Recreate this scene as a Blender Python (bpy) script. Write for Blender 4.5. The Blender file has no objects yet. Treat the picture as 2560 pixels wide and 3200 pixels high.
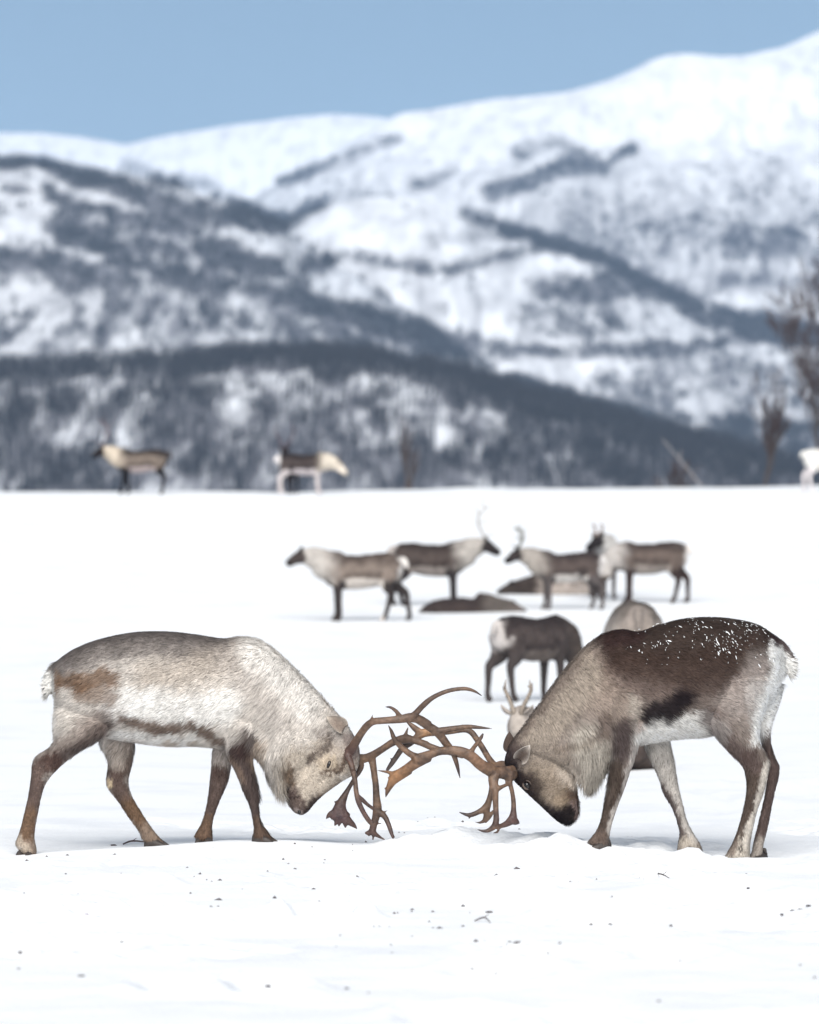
import bpy, bmesh, math, random
import numpy as np
from mathutils import Vector, Matrix

random.seed(7)
RNG = np.random.default_rng(7)
SC = bpy.context.scene
COL = SC.collection

# ------------------------------------------------------------------ camera, sky, sun, exposure
FPX = 17400.0                       # focal length in photograph pixels (photo 2560 x 3200)
CAM = np.array([0.0, 0.0, 1.5])
PITCH = math.atan(170.0 / FPX)
cam_d = bpy.data.cameras.new('camera')
cam_d.sensor_fit = 'VERTICAL'
cam_d.sensor_height = 36.0
cam_d.lens = 36.0 * FPX / 3200.0
cam_d.clip_start = 0.5
cam_d.clip_end = 30000.0
cam_d.dof.use_dof = True
cam_d.dof.focus_distance = 29.6
cam_d.dof.aperture_fstop = 3.8
cam = bpy.data.objects.new('camera', cam_d)
cam.location = CAM
cam.rotation_euler = (math.pi / 2 + PITCH, 0, 0)
COL.objects.link(cam)
SC.camera = cam

SUN_EL, SUN_AZ = math.radians(36.0), math.radians(183.0)     # azimuth from +Y, clockwise
world = bpy.data.worlds.new('World')
SC.world = world
world.use_nodes = True
wn = world.node_tree
sky = wn.nodes.new('ShaderNodeTexSky')
sky.sky_type = 'NISHITA'
sky.sun_disc = False
sky.sun_elevation = SUN_EL
sky.sun_rotation = SUN_AZ
sky.altitude = 300
sky.air_density = 0.55
sky.dust_density = 2.0
sky.ozone_density = 0.9
bg = wn.nodes['Background']
tint = wn.nodes.new('ShaderNodeVectorMath'); tint.operation = 'MULTIPLY'      # one even tint over the whole sky
tint.inputs[1].default_value = (0.98, 1.02, 0.92)
wn.links.new(sky.outputs[0], tint.inputs[0]); wn.links.new(tint.outputs[0], bg.inputs['Color'])
bg.inputs['Strength'].default_value = 0.066

sun_d = bpy.data.lights.new('sun', 'SUN')
sun_d.energy = 4.7
sun_d.angle = math.radians(60)
sun_d.color = (1.0, 0.975, 0.94)
sun = bpy.data.objects.new('sun', sun_d)
sdir = Vector((math.sin(SUN_AZ) * math.cos(SUN_EL), math.cos(SUN_AZ) * math.cos(SUN_EL), math.sin(SUN_EL)))
sun.rotation_euler = sdir.to_track_quat('Z', 'Y').to_euler()
COL.objects.link(sun)

SC.view_settings.view_transform = 'Standard'
SC.view_settings.look = 'None'
SC.view_settings.gamma = 1.0
SC.view_settings.use_curve_mapping = False
SC.view_settings.exposure = 0.25
SC.render.engine = 'CYCLES'
SC.cycles.max_bounces = 8
SC.cycles.volume_bounces = 1

# ------------------------------------------------------------------ projection helpers
cp, sp = math.cos(PITCH), math.sin(PITCH)
FWD = np.array([0, cp, sp]); UP = np.array([0, -sp, cp]); RIGHT = np.array([1.0, 0, 0])

def at(px, py, d):
    """photo pixel + distance along the view axis -> world point"""
    px = np.asarray(px, float); py = np.asarray(py, float); d = np.asarray(d, float)
    return CAM + d[..., None] * FWD + ((px - 1280) * d / FPX)[..., None] * RIGHT + ((1600 - py) * d / FPX)[..., None] * UP

def to_px(P):
    q = P - CAM
    d = q @ FWD
    return 1280 + FPX * (q @ RIGHT) / d, 1600 - FPX * (q @ UP) / d

# ------------------------------------------------------------------ numpy noise
def _hash(i, j, k, seed):
    h = (i * 374761393 + j * 668265263 + k * 2147483647 + seed * 974711) & 0xFFFFFFFF
    h = ((h ^ (h >> 13)) * 1274126177) & 0xFFFFFFFF
    h = h ^ (h >> 16)
    return (h & 0xFFFFFF) / float(0xFFFFFF)

def vnoise(p, seed=0):
    p = np.asarray(p, float)
    if p.shape[-1] == 2:
        p = np.concatenate([p, np.zeros(p.shape[:-1] + (1,))], -1)
    f = np.floor(p); u = p - f; u = u * u * (3 - 2 * u)
    i = f.astype(np.int64)
    r = 0
    for a in (0, 1):
        for b in (0, 1):
            for c in (0, 1):
                w = (u[..., 0] if a else 1 - u[..., 0]) * (u[..., 1] if b else 1 - u[..., 1]) * (u[..., 2] if c else 1 - u[..., 2])
                r = r + w * _hash(i[..., 0] + a, i[..., 1] + b, i[..., 2] + c, seed)
    return r

def fbm(p, seed=0, oct=4, gain=0.5):
    p = np.asarray(p, float)
    r, a, t = 0, 1.0, 0
    for o in range(oct):
        r = r + a * vnoise(p * (2.03 ** o), seed + 17 * o); t += a; a *= gain
    return r / t

def smooth(a, b, x):
    t = np.clip((x - a) / (b - a), 0, 1)
    return t * t * (3 - 2 * t)

def hermite(xs, ys, x):
    xs = np.asarray(xs, float); ys = np.asarray(ys, float)
    m = np.gradient(ys, xs)
    x = np.clip(x, xs[0], xs[-1])
    i = np.clip(np.searchsorted(xs, x) - 1, 0, len(xs) - 2)
    h = xs[i + 1] - xs[i]; t = (x - xs[i]) / h
    return ((2*t**3 - 3*t**2 + 1) * ys[i] + (t**3 - 2*t**2 + t) * h * m[i]
            + (-2*t**3 + 3*t**2) * ys[i + 1] + (t**3 - t**2) * h * m[i + 1])

# ------------------------------------------------------------------ object helpers
def mesh_np(name, V, F):
    """V (n,3); F list of index tuples or (m,k) array"""
    me = bpy.data.meshes.new(name)
    V = np.asarray(V, np.float32)
    if isinstance(F, np.ndarray):
        m, k = F.shape
        me.vertices.add(len(V)); me.vertices.foreach_set('co', V.ravel())
        me.loops.add(m * k); me.loops.foreach_set('vertex_index', F.astype(np.int32).ravel())
        me.polygons.add(m)
        me.polygons.foreach_set('loop_start', np.arange(0, m * k, k, dtype=np.int32))
        me.update(calc_edges=True)
        me.validate()
    else:
        me.from_pydata(V.tolist(), [], F); me.update()
    return me

def add_col(me, C, name='coat'):
    a = me.color_attributes.new(name, 'FLOAT_COLOR', 'POINT')
    C = np.concatenate([np.asarray(C, np.float32), np.ones((len(C), 1), np.float32)], 1)
    a.data.foreach_set('color', C.ravel())

def link(name, me, mat, parent=None, smooth_shade=True, kind=None, loc=None):
    o = bpy.data.objects.new(name, me)
    COL.objects.link(o)
    if mat is not None and len(me.materials) == 0:
        me.materials.append(mat)
    if smooth_shade:
        me.polygons.foreach_set('use_smooth', np.ones(len(me.polygons), dtype=bool))
    if parent is not None: o.parent = parent
    if kind: o['kind'] = kind
    if loc is not None: o.location = loc
    return o

def thing(name, label, cat, loc, group=None, rotz=0.0):
    o = bpy.data.objects.new(name, None)
    o.empty_display_size = 0.2
    COL.objects.link(o)
    o.location = loc; o.rotation_euler = (0, 0, rotz)
    o['label'] = label; o['category'] = cat
    if group: o['group'] = group
    return o

def tag(o, label, cat, group=None, kind=None):
    o['label'] = label
    if cat: o['category'] = cat
    if group: o['group'] = group
    if kind: o['kind'] = kind
    return o

class Geo:
    def __init__(s): s.V = []; s.F = []; s.n = 0
    def add(s, V, F):
        V = np.asarray(V, float)
        s.V.append(V); s.F += [tuple(i + s.n for i in f) for f in F]; s.n += len(V)
    def rings(s, R):
        """R (m,k,3) closed rings, capped"""
        m, k, _ = R.shape
        V = R.reshape(-1, 3)
        F = []
        for a in range(m - 1):
            for b in range(k):
                c = (b + 1) % k
                F.append((a*k + b, a*k + c, (a+1)*k + c, (a+1)*k + b))
        V = np.concatenate([V, R[0].mean(0)[None], R[-1].mean(0)[None]])
        i0, i1 = m * k, m * k + 1
        for b in range(k):
            c = (b + 1) % k
            F.append((i0, c, b)); F.append((i1, (m-1)*k + b, (m-1)*k + c))
        s.add(V, F)
    def verts(s): return np.concatenate(s.V)
    def mesh(s, name): return mesh_np(name, s.verts(), s.F)

def resample(A, n):
    """Catmull-Rom through the rows of A, n steps per span"""
    A = np.asarray(A, float); P = np.concatenate([2*A[:1] - A[1:2], A, 2*A[-1:] - A[-2:-1]])
    out = []
    for i in range(1, len(P) - 2):
        for j in range(n):
            t = j / n
            p0, p1, p2, p3 = P[i-1], P[i], P[i+1], P[i+2]
            out.append(0.5 * (2*p1 + (p2 - p0)*t + (2*p0 - 5*p1 + 4*p2 - p3)*t*t + (3*p1 - p0 - 3*p2 + p3)*t**3))
    out.append(P[-2])
    return np.array(out)

def tube(geo, path, rad, k=8, n=4, lat=None, dome=True):
    """path (m,3), radii (m,) ; lat: optional second radius (along world-ish Y)"""
    lat = rad if lat is None else lat
    A = np.column_stack([np.asarray(path, float), np.asarray(rad, float), np.asarray(lat, float)])
    A = resample(A, n)
    P = A[:, :3]; r = np.maximum(A[:, 3], 1e-4); l = np.maximum(A[:, 4], 1e-4)
    T = np.gradient(P, axis=0); T /= np.linalg.norm(T, axis=1)[:, None] + 1e-9
    Y = np.array([0, 1.0, 0])
    N1 = np.cross(T, Y)
    bad = np.linalg.norm(N1, axis=1) < 0.15
    N1[bad] = np.cross(T[bad], np.array([1.0, 0, 0]))
    N1 /= np.linalg.norm(N1, axis=1)[:, None]
    N2 = np.cross(N1, T)
    th = np.linspace(0, 2*math.pi, k, endpoint=False)
    R = P[:, None] + (N1[:, None] * np.cos(th)[None, :, None]) * r[:, None, None] + (N2[:, None] * np.sin(th)[None, :, None]) * l[:, None, None]
    if dome:
        e0 = P[0] - T[0] * r[0] * 0.6 + (R[0] - P[0]) * 0.45
        e1 = P[-1] + T[-1] * r[-1] * 0.6 + (R[-1] - P[-1]) * 0.45
        R = np.concatenate([e0[None], R, e1[None]])
    geo.rings(R)

def remesh(me, voxel, smooth_it=4, fac=0.5):
    o = bpy.data.objects.new('temporary', me)
    COL.objects.link(o)
    m = o.modifiers.new('r', 'REMESH'); m.mode = 'VOXEL'; m.voxel_size = voxel
    if smooth_it:
        s = o.modifiers.new('s', 'SMOOTH'); s.factor = fac; s.iterations = smooth_it
    dg = bpy.context.evaluated_depsgraph_get()
    new = bpy.data.meshes.new_from_object(o.evaluated_get(dg))
    bpy.data.objects.remove(o)
    bpy.data.meshes.remove(me)
    return new

def co(me):
    a = np.empty(len(me.vertices) * 3, np.float32); me.vertices.foreach_get('co', a)
    return a.reshape(-1, 3).astype(float)

def vnormals(me):
    a = np.empty(len(me.vertices) * 3, np.float32); me.vertices.foreach_get('normal', a)
    return a.reshape(-1, 3).astype(float)

# ------------------------------------------------------------------ materials
def mat_new(name):
    m = bpy.data.materials.new(name); m.use_nodes = True
    return m, m.node_tree.nodes, m.node_tree.links, m.node_tree.nodes['Principled BSDF']

def mat_flat(name, col, rough=0.7, spec=0.3, noise=None, bump=0.0, nscale=20):
    m, N, L, b = mat_new(name)
    b.inputs['Base Color'].default_value = (*col, 1)
    b.inputs['Roughness'].default_value = rough
    b.inputs['Specular IOR Level'].default_value = spec
    if noise or bump:
        tc = N.new('ShaderNodeTexCoord'); t = N.new('ShaderNodeTexNoise')
        t.inputs['Scale'].default_value = nscale; t.inputs['Detail'].default_value = 5
        L.new(tc.outputs['Object'], t.inputs['Vector'])
        if noise:
            r = N.new('ShaderNodeValToRGB')
            r.color_ramp.elements[0].position = 0.3; r.color_ramp.elements[1].position = 0.7
            r.color_ramp.elements[0].color = (*noise, 1); r.color_ramp.elements[1].color = (*col, 1)
            L.new(t.outputs['Fac'], r.inputs[0]); L.new(r.outputs[0], b.inputs['Base Color'])
        if bump:
            bp = N.new('ShaderNodeBump'); bp.inputs['Strength'].default_value = bump; bp.inputs['Distance'].default_value = 0.01
            L.new(t.outputs['Fac'], bp.inputs['Height']); L.new(bp.outputs[0], b.inputs['Normal'])
    return m

def mat_coat(name, attr='coat', grain=0.35, scale=90.0, bump=0.4):
    m, N, L, b = mat_new(name)
    a = N.new('ShaderNodeAttribute'); a.attribute_name = attr
    tc = N.new('ShaderNodeTexCoord'); t = N.new('ShaderNodeTexNoise')
    t.inputs['Scale'].default_value = scale; t.inputs['Detail'].default_value = 4
    L.new(tc.outputs['Object'], t.inputs['Vector'])
    mr = N.new('ShaderNodeMapRange')
    mr.inputs['From Min'].default_value = 0.3; mr.inputs['From Max'].default_value = 0.7
    mr.inputs['To Min'].default_value = 1 - grain; mr.inputs['To Max'].default_value = 1 + grain * 0.6
    L.new(t.outputs['Fac'], mr.inputs['Value'])
    mx = N.new('ShaderNodeVectorMath'); mx.operation = 'SCALE'
    L.new(a.outputs['Color'], mx.inputs[0]); L.new(mr.outputs[0], mx.inputs['Scale'])
    L.new(mx.outputs[0], b.inputs['Base Color'])
    b.inputs['Roughness'].default_value = 0.9
    b.inputs['Specular IOR Level'].default_value = 0.08
    if bump:
        bp = N.new('ShaderNodeBump'); bp.inputs['Strength'].default_value = bump; bp.inputs['Distance'].default_value = 0.01
        L.new(t.outputs['Fac'], bp.inputs['Height']); L.new(bp.outputs[0], b.inputs['Normal'])
    return m

M_BODY = mat_coat('reindeer hide')
M_FUR = mat_coat('reindeer fur', grain=0.12, scale=60, bump=0)
M_FAR = mat_coat('reindeer coat distant', grain=0.2, scale=25, bump=0.3)
M_EAR = mat_coat('ear hair', grain=0.3, scale=120, bump=0.3)
M_ANTLER = mat_coat('antler', grain=0.4, scale=40, bump=0.6)
M_ANTLER.node_tree.nodes['Principled BSDF'].inputs['Roughness'].default_value = 0.5
M_ANTLER.node_tree.nodes['Principled BSDF'].inputs['Specular IOR Level'].default_value = 0.35
M_HOOF = mat_flat('hoof horn', (0.03, 0.024, 0.022), 0.5, 0.3, noise=(0.06, 0.05, 0.045), bump=0.3, nscale=60)
M_EYE = mat_flat('eye', (0.008, 0.006, 0.006), 0.08, 0.6)
M_LID = mat_flat('eyelid skin', (0.10, 0.075, 0.06), 0.7, 0.2, noise=(0.06, 0.045, 0.04), nscale=90)
M_LID_PALE = mat_flat('pale eyelid skin', (0.34, 0.28, 0.22), 0.8, 0.1, noise=(0.22, 0.18, 0.14), nscale=90)
M_NOSTRIL = mat_flat('nostril', (0.012, 0.01, 0.01), 0.4, 0.4)
M_FLECK = mat_flat('snow flecks', (0.86, 0.88, 0.9), 0.6, 0.3)
M_BARK = mat_flat('birch bark', (0.045, 0.036, 0.036), 0.85, 0.1, noise=(0.09, 0.075, 0.07), bump=0.5, nscale=6)
M_TWIG = mat_flat('birch twigs', (0.075, 0.058, 0.06), 0.85, 0.1)
M_POLE = mat_flat('pale wood', (0.30, 0.29, 0.30), 0.8, 0.1, noise=(0.25, 0.23, 0.22), nscale=8)
M_WOOD = mat_flat('far birch wood', (0.028, 0.027, 0.032), 0.9, 0.05)
M_CLOD = mat_flat('frozen clod', (0.035, 0.028, 0.034), 0.8, 0.2, noise=(0.08, 0.065, 0.07), bump=0.5, nscale=60)
M_PALECLOD = mat_flat('icy lump', (0.35, 0.31, 0.36), 0.7, 0.2, noise=(0.6, 0.58, 0.62), bump=0.5, nscale=40)
M_LITTER = mat_flat('snow litter', (0.10, 0.085, 0.09), 0.9, 0.1)

def mat_snow():
    m, N, L, b = mat_new('field snow')
    tc = N.new('ShaderNodeTexCoord')
    t = N.new('ShaderNodeTexNoise'); t.inputs['Scale'].default_value = 0.9; t.inputs['Detail'].default_value = 8
    t.inputs['Roughness'].default_value = 0.65
    L.new(tc.outputs['Object'], t.inputs['Vector'])
    r = N.new('ShaderNodeValToRGB')
    r.color_ramp.elements[0].position = 0.30; r.color_ramp.elements[1].position = 0.50
    r.color_ramp.elements[0].color = (0.80, 0.82, 0.85, 1); r.color_ramp.elements[1].color = (0.90, 0.91, 0.92, 1)
    L.new(t.outputs['Fac'], r.inputs[0]); L.new(r.outputs[0], b.inputs['Base Color'])
    b.inputs['Roughness'].default_value = 0.7; b.inputs['Specular IOR Level'].default_value = 0.2
    t2 = N.new('ShaderNodeTexNoise'); t2.inputs['Scale'].default_value = 28; t2.inputs['Detail'].default_value = 6
    L.new(tc.outputs['Object'], t2.inputs['Vector'])
    bp = N.new('ShaderNodeBump'); bp.inputs['Strength'].default_value = 0.45; bp.inputs['Distance'].default_value = 0.02
    L.new(t2.outputs['Fac'], bp.inputs['Height']); L.new(bp.outputs[0], b.inputs['Normal'])
    return m
M_SNOW = mat_snow()

def mat_hill():
    m, N, L, b = mat_new('hill snow and brush')
    a = N.new('ShaderNodeAttribute'); a.attribute_name = 'brush'
    tc = N.new('ShaderNodeTexCoord')
    t = N.new('ShaderNodeTexNoise'); t.inputs['Scale'].default_value = 0.11; t.inputs['Detail'].default_value = 6; t.inputs['Roughness'].default_value = 0.62
    mp = N.new('ShaderNodeMapping'); mp.inputs['Scale'].default_value = (1.0, 0.14, 0.30)
    L.new(tc.outputs['Object'], mp.inputs['Vector']); L.new(mp.outputs[0], t.inputs['Vector'])
    ad = N.new('ShaderNodeMath'); ad.operation = 'MULTIPLY_ADD'
    L.new(t.outputs['Fac'], ad.inputs[0]); ad.inputs[1].default_value = 1.5
    sub = N.new('ShaderNodeMath'); sub.operation = 'SUBTRACT'
    L.new(a.outputs['Fac'], sub.inputs[0]); sub.inputs[1].default_value = 0.66
    L.new(sub.outputs[0], ad.inputs[2])
    r = N.new('ShaderNodeValToRGB')
    r.color_ramp.elements[0].position = 0.05; r.color_ramp.elements[1].position = 0.95
    r.color_ramp.elements[0].color = (0.84, 0.86, 0.9, 1); r.color_ramp.elements[1].color = (0.16, 0.16, 0.18, 1)
    L.new(ad.outputs[0], r.inputs[0]); L.new(r.outputs[0], b.inputs['Base Color'])
    b.inputs['Roughness'].default_value = 0.9; b.inputs['Specular IOR Level'].default_value = 0.066
    return m
M_HILL = mat_hill()

# ------------------------------------------------------------------ snow field
# (photo px of a hoof, px y of its sole, distance) : the snow meets every hoof
HOOVES = []
D_HERO = 29.7
S_HERO = FPX / D_HERO
F1 = (0, 1900, 1200 / 1725)
F2 = (1400, 1880, 1160 / 1725)
def fr(f, x, y): return f[0] + x * f[2], f[1] + y * f[2]
for f, x, y, dy in ((F1, 118, 1106, -.13), (F1, 700, 1062, .13), (F1, 1185, 1044, -.11), (F1, 918, 1046, .12),
                    (F2, 705, 1140, -.12), (F2, 1130, 1174, .12), (F2, 1335, 1212, -.14), (F2, 1435, 1196, .13)):
    p = at(*fr(f, x, y), D_HERO + dy)
    HOOVES.append(p)
HOOVES = np.array(HOOVES)

PY = [-400, 0, 15, 30, 46, 62, 74, 86, 98, 110, 121, 132, 139, 146, 175, 300, 600, 9000]
PZ = [0, 0, 0, 0, -.02, 0.0, .24, .63, 1.16, 1.83, 2.52, 3.20, 3.385, 3.2, 0.6, -18, -30, -30]
def base_z(x, y):
    z = hermite(PY, PZ, y)
    return z + 0.009 * x * smooth(100, 135, y)
_hb = HOOVES[:, 2] - base_z(HOOVES[:, 0], HOOVES[:, 1])
_K = np.exp(-((HOOVES[:, None, 0] - HOOVES[None, :, 0])**2 + ((HOOVES[:, None, 1] - HOOVES[None, :, 1]) * 0.9)**2) / (2 * 0.5**2)) + 1e-2 * np.eye(len(HOOVES))
_W = np.linalg.solve(_K, _hb)
def field_z(x, y, rough=True):
    z = base_z(x, y)
    for h, w in zip(HOOVES, _W):
        z = z + w * np.exp(-((x - h[0])**2 + ((y - h[1]) * 0.9)**2) / (2 * 0.5**2))
    if rough:
        near = 1 - smooth(40, 70, y)
        p = np.stack([x, y], -1)
        z = z + near * (0.03 * (fbm(p * 0.9, 3, 3) - 0.5) + 0.018 * (fbm(p * 3.1, 5, 3) - 0.5))
        tramp = smooth(0.5, 0.62, fbm(p * np.array([0.8, 0.5]), 9, 3))
        z = z + near * tramp * 0.085 * (fbm(p * 6.0, 11, 3) - 0.5)
        z = z + smooth(20, 60, y) * 0.12 * (fbm(p * 0.12, 21, 3) - 0.5) + smooth(110, 130, y) * 0.20 * (fbm(p * 0.35, 23, 4) - 0.5)
    return z
DENTS = []       # (x, y, radius, depth) trampled hollows
for px, py, r, dpt in ((1010, 2860, .16, .05), (880, 2885, .2, .035), (1060, 2875, .12, .05), (350, 2765, .2, .03), (430, 2770, .15, .03),
                       (120, 2800, .22, .03), (60, 2810, .18, .03), (1560, 2655, .3, .05), (1450, 2650, .24, .04), (1640, 2660, .2, .05), (1350, 2645, .2, .03), (1870, 2850, .2, .04),
                       (1760, 2835, .18, .03), (2250, 2780, .26, .03), (2350, 2690, .3, .03), (280, 2850, .12, .04), (560, 3085, .16, .03),
                       (840, 3095, .15, .04), (1560, 3040, .2, .03), (2080, 2985, .2, .02), (1430, 3180, .2, .03), (2070, 2700, .25, .04)):
    d = FPX * 1.5 / (py - 1770); DENTS.append(((px - 1280) * d / FPX, d, r, dpt))

xs = np.concatenate([-np.geomspace(6000, 3.4, 46)[:-1], np.arange(-3.4, 3.41, 0.03), np.geomspace(3.4, 6000, 46)[1:]])
ys = np.concatenate([[-400, -200, -80, -20, 0, 8, 13], np.arange(16.5, 33, 0.035), np.geomspace(33, 200, 130), np.geomspace(206, 9000, 40)])
X, Y = np.meshgrid(xs, ys)
Z = field_z(X.ravel(), Y.ravel()).reshape(X.shape)
for (dx, dy_, r, dpt) in DENTS:
    q = ((X - dx) / r)**2 + ((Y - dy_) / (r * 2.2))**2
    rag = 0.6 + 0.9 * fbm(np.stack([X, Y], -1) * 9, 31, 3)
    Z = Z - 1.9 * dpt * np.exp(-q * 1.6) * rag + 0.9 * dpt * np.exp(-(np.sqrt(q) - 1.15)**2 * 7) * rag
V = np.stack([X, Y, Z], -1).reshape(-1, 3)
ny, nx = X.shape
I = np.arange(nx * ny).reshape(ny, nx)
F = np.stack([I[:-1, :-1], I[:-1, 1:], I[1:, 1:], I[1:, :-1]], -1).reshape(-1, 4)
snow = link('snow_field', mesh_np('snow_field', V, F), M_SNOW, kind='structure')

# ------------------------------------------------------------------ hills (crest lines in photo px of the 1725-wide view)
U = 2560 / 1725
def P_(pts): return np.array(pts, float) * U
# dark wood bands and clearings seen on the slopes: (points, half width px, amount)
BANDS = [
    # left hill
    ([(85, 345), (150, 372), (230, 395), (300, 412), (380, 445), (460, 462), (560, 470), (620, 462), (690, 432)], 15, .9),
    ([(260, 352), (330, 372), (420, 392), (500, 425), (560, 455)], 12, .7), ([(0, 340), (60, 346), (110, 352)], 12, .7), ([(0, 400), (60, 405)], 8, .5),
    ([(95, 412), (200, 440), (300, 470), (380, 480)], 12, .7),
    ([(110, 480), (230, 525), (330, 570), (420, 590), (560, 615), (700, 655), (830, 690), (900, 720), (960, 745)], 17, .95),
    ([(130, 455), (220, 490), (330, 520), (450, 560), (640, 605)], 16, .5),
    ([(0, 560), (120, 570), (240, 580)], 30, .5),
    ([(150, 620), (400, 640), (600, 690), (900, 740)], 40, .22),
    ([(20, 700), (60, 670)], 22, .4), ([(210, 690), (240, 660)], 22, .4), ([(380, 690), (400, 720)], 24, .35), ([(620, 700), (760, 720)], 22, .3),
    ([(100, 740), (160, 700)], 18, .3),
    ([(330, 450), (420, 490), (500, 540), (560, 575)], 26, .5), ([(430, 520), (560, 570), (640, 590)], 14, .6), ([(0, 540), (90, 560), (200, 585)], 16, .5),
    # low wood
    ([(430, 765), (620, 755), (800, 768), (950, 795), (1100, 835), (1300, 885), (1500, 940), (1700, 1005)], 20, .9),
    ([(0, 785), (200, 775), (440, 770)], 16, .6),
    ([(300, 800), (420, 830)], 30, .4),
    ([(0, 880), (400, 880), (800, 880), (1100, 900)], 60, .10),
    ([(0, 990), (600, 990), (1200, 985), (1725, 1010)], 40, .35),
    ([(1100, 900), (1400, 950), (1600, 1000)], 40, .35),
    # middle hill and right slopes
    ([(640, 560), (760, 540), (880, 560), (960, 570), (1100, 530), (1190, 520)], 12, .6),
    ([(980, 450), (1080, 485), (1180, 515), (1270, 535)], 13, .7),
    ([(1140, 600), (1250, 610), (1330, 600), (1420, 620), (1500, 660), (1620, 690), (1725, 705)], 24, .85),
    ([(1270, 540), (1350, 585), (1420, 625)], 12, .8),
    ([(1050, 740), (1180, 745), (1300, 745), (1420, 740), (1560, 715), (1725, 715)], 13, .7),
    ([(850, 720), (1000, 720)], 16, .5),
    ([(1040, 402), (1100, 385), (1180, 355), (1240, 340)], 20, .8),
    ([(1270, 350), (1330, 312)], 12, .7), ([(1090, 320), (1150, 300), (1220, 310)], 14, .45), ([(880, 390), (940, 360)], 12, .35), ([(1550, 520), (1660, 500)], 30, .3), ([(1650, 480), (1725, 470)], 20, .3),
    ([(600, 385), (690, 350), (760, 320), (830, 290)], 10, .7),
    ([(1420, 600), (1550, 590), (1725, 600)], 8, .5),
    ([(900, 500), (1000, 490), (1090, 500)], 12, .3),
    ([(1250, 480), (1500, 520), (1725, 560)], 60, .22),
    ([(1150, 430), (1400, 430), (1725, 400)], 70, .16),
    ([(1350, 660), (1250, 680), (1100, 660)], 30, .35),
    ([(1300, 820), (1500, 800), (1725, 820)], 45, .3),
    ([(1550, 900), (1725, 930)], 40, .35),
]
HOLES = [((930, 925), 22, 34, .9), ((250, 940), 22, 26, .6), ((130, 935), 28, 24, .5), ((500, 870), 30, 35, .5), ((300, 850), 30, 30, .45),
         ((80, 600), 90, 42, .5), ((560, 600), 70, 26, .5), ((1100, 580), 90, 30, .5), ((1150, 790), 170, 30, .5), ((760, 470), 130, 32, .6), ((60, 470), 80, 30, .4), ((440, 410), 50, 8, .6), ((220, 425), 60, 8, .6), ((330, 545), 60, 10, .5), ((590, 590), 60, 16, .6),
         ((200, 770), 110, 26, .35), ((480, 930), 26, 40, .4), ((640, 880), 40, 50, .35), ((780, 640), 90, 30, .45), ((1530, 640), 80, 18, .4)]
def seg_dist(px, py, pts):
    pts = np.asarray(pts, float); d = np.full(px.shape, 1e9)
    for a, b in zip(pts[:-1], pts[1:]):
        v = b - a; t = np.clip(((px - a[0]) * v[0] + (py - a[1]) * v[1]) / max(v @ v, 1e-9), 0, 1)
        d = np.minimum(d, np.hypot(px - a[0] - t * v[0], py - a[1] - t * v[1]))
    return d
def wood_density(px, py, base):
    """px, py in the 1725-wide view"""
    w = np.stack([px / 70, py / 70], -1)
    qx = px + 26 * (fbm(w, 41, 3) - 0.5); qy = py + 26 * (fbm(w, 43, 3) - 0.5)
    d = np.array(base, float) * 2.2 * smooth(.22, .80, .6 * fbm(np.stack([px / 8, py / 26], -1), 45, 4, .6) + .4 * fbm(np.stack([px / 40, py / 40], -1), 46, 3))
    for pts, hw, amt in BANDS:
        s = seg_dist(qx, qy, pts)
        d = d + amt * (1 - smooth(hw * 0.5, hw * 1.7, s)) * (0.35 + 1.2 * fbm(np.stack([px / 9, py / 22], -1), 47, 3))
    for (cx, cy), rx, ry, amt in HOLES:
        d = d * (1 - amt * np.exp(-(((qx - cx) / rx)**2 + ((qy - cy) / ry)**2)))
    return np.clip(d, 0, 1)

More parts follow.
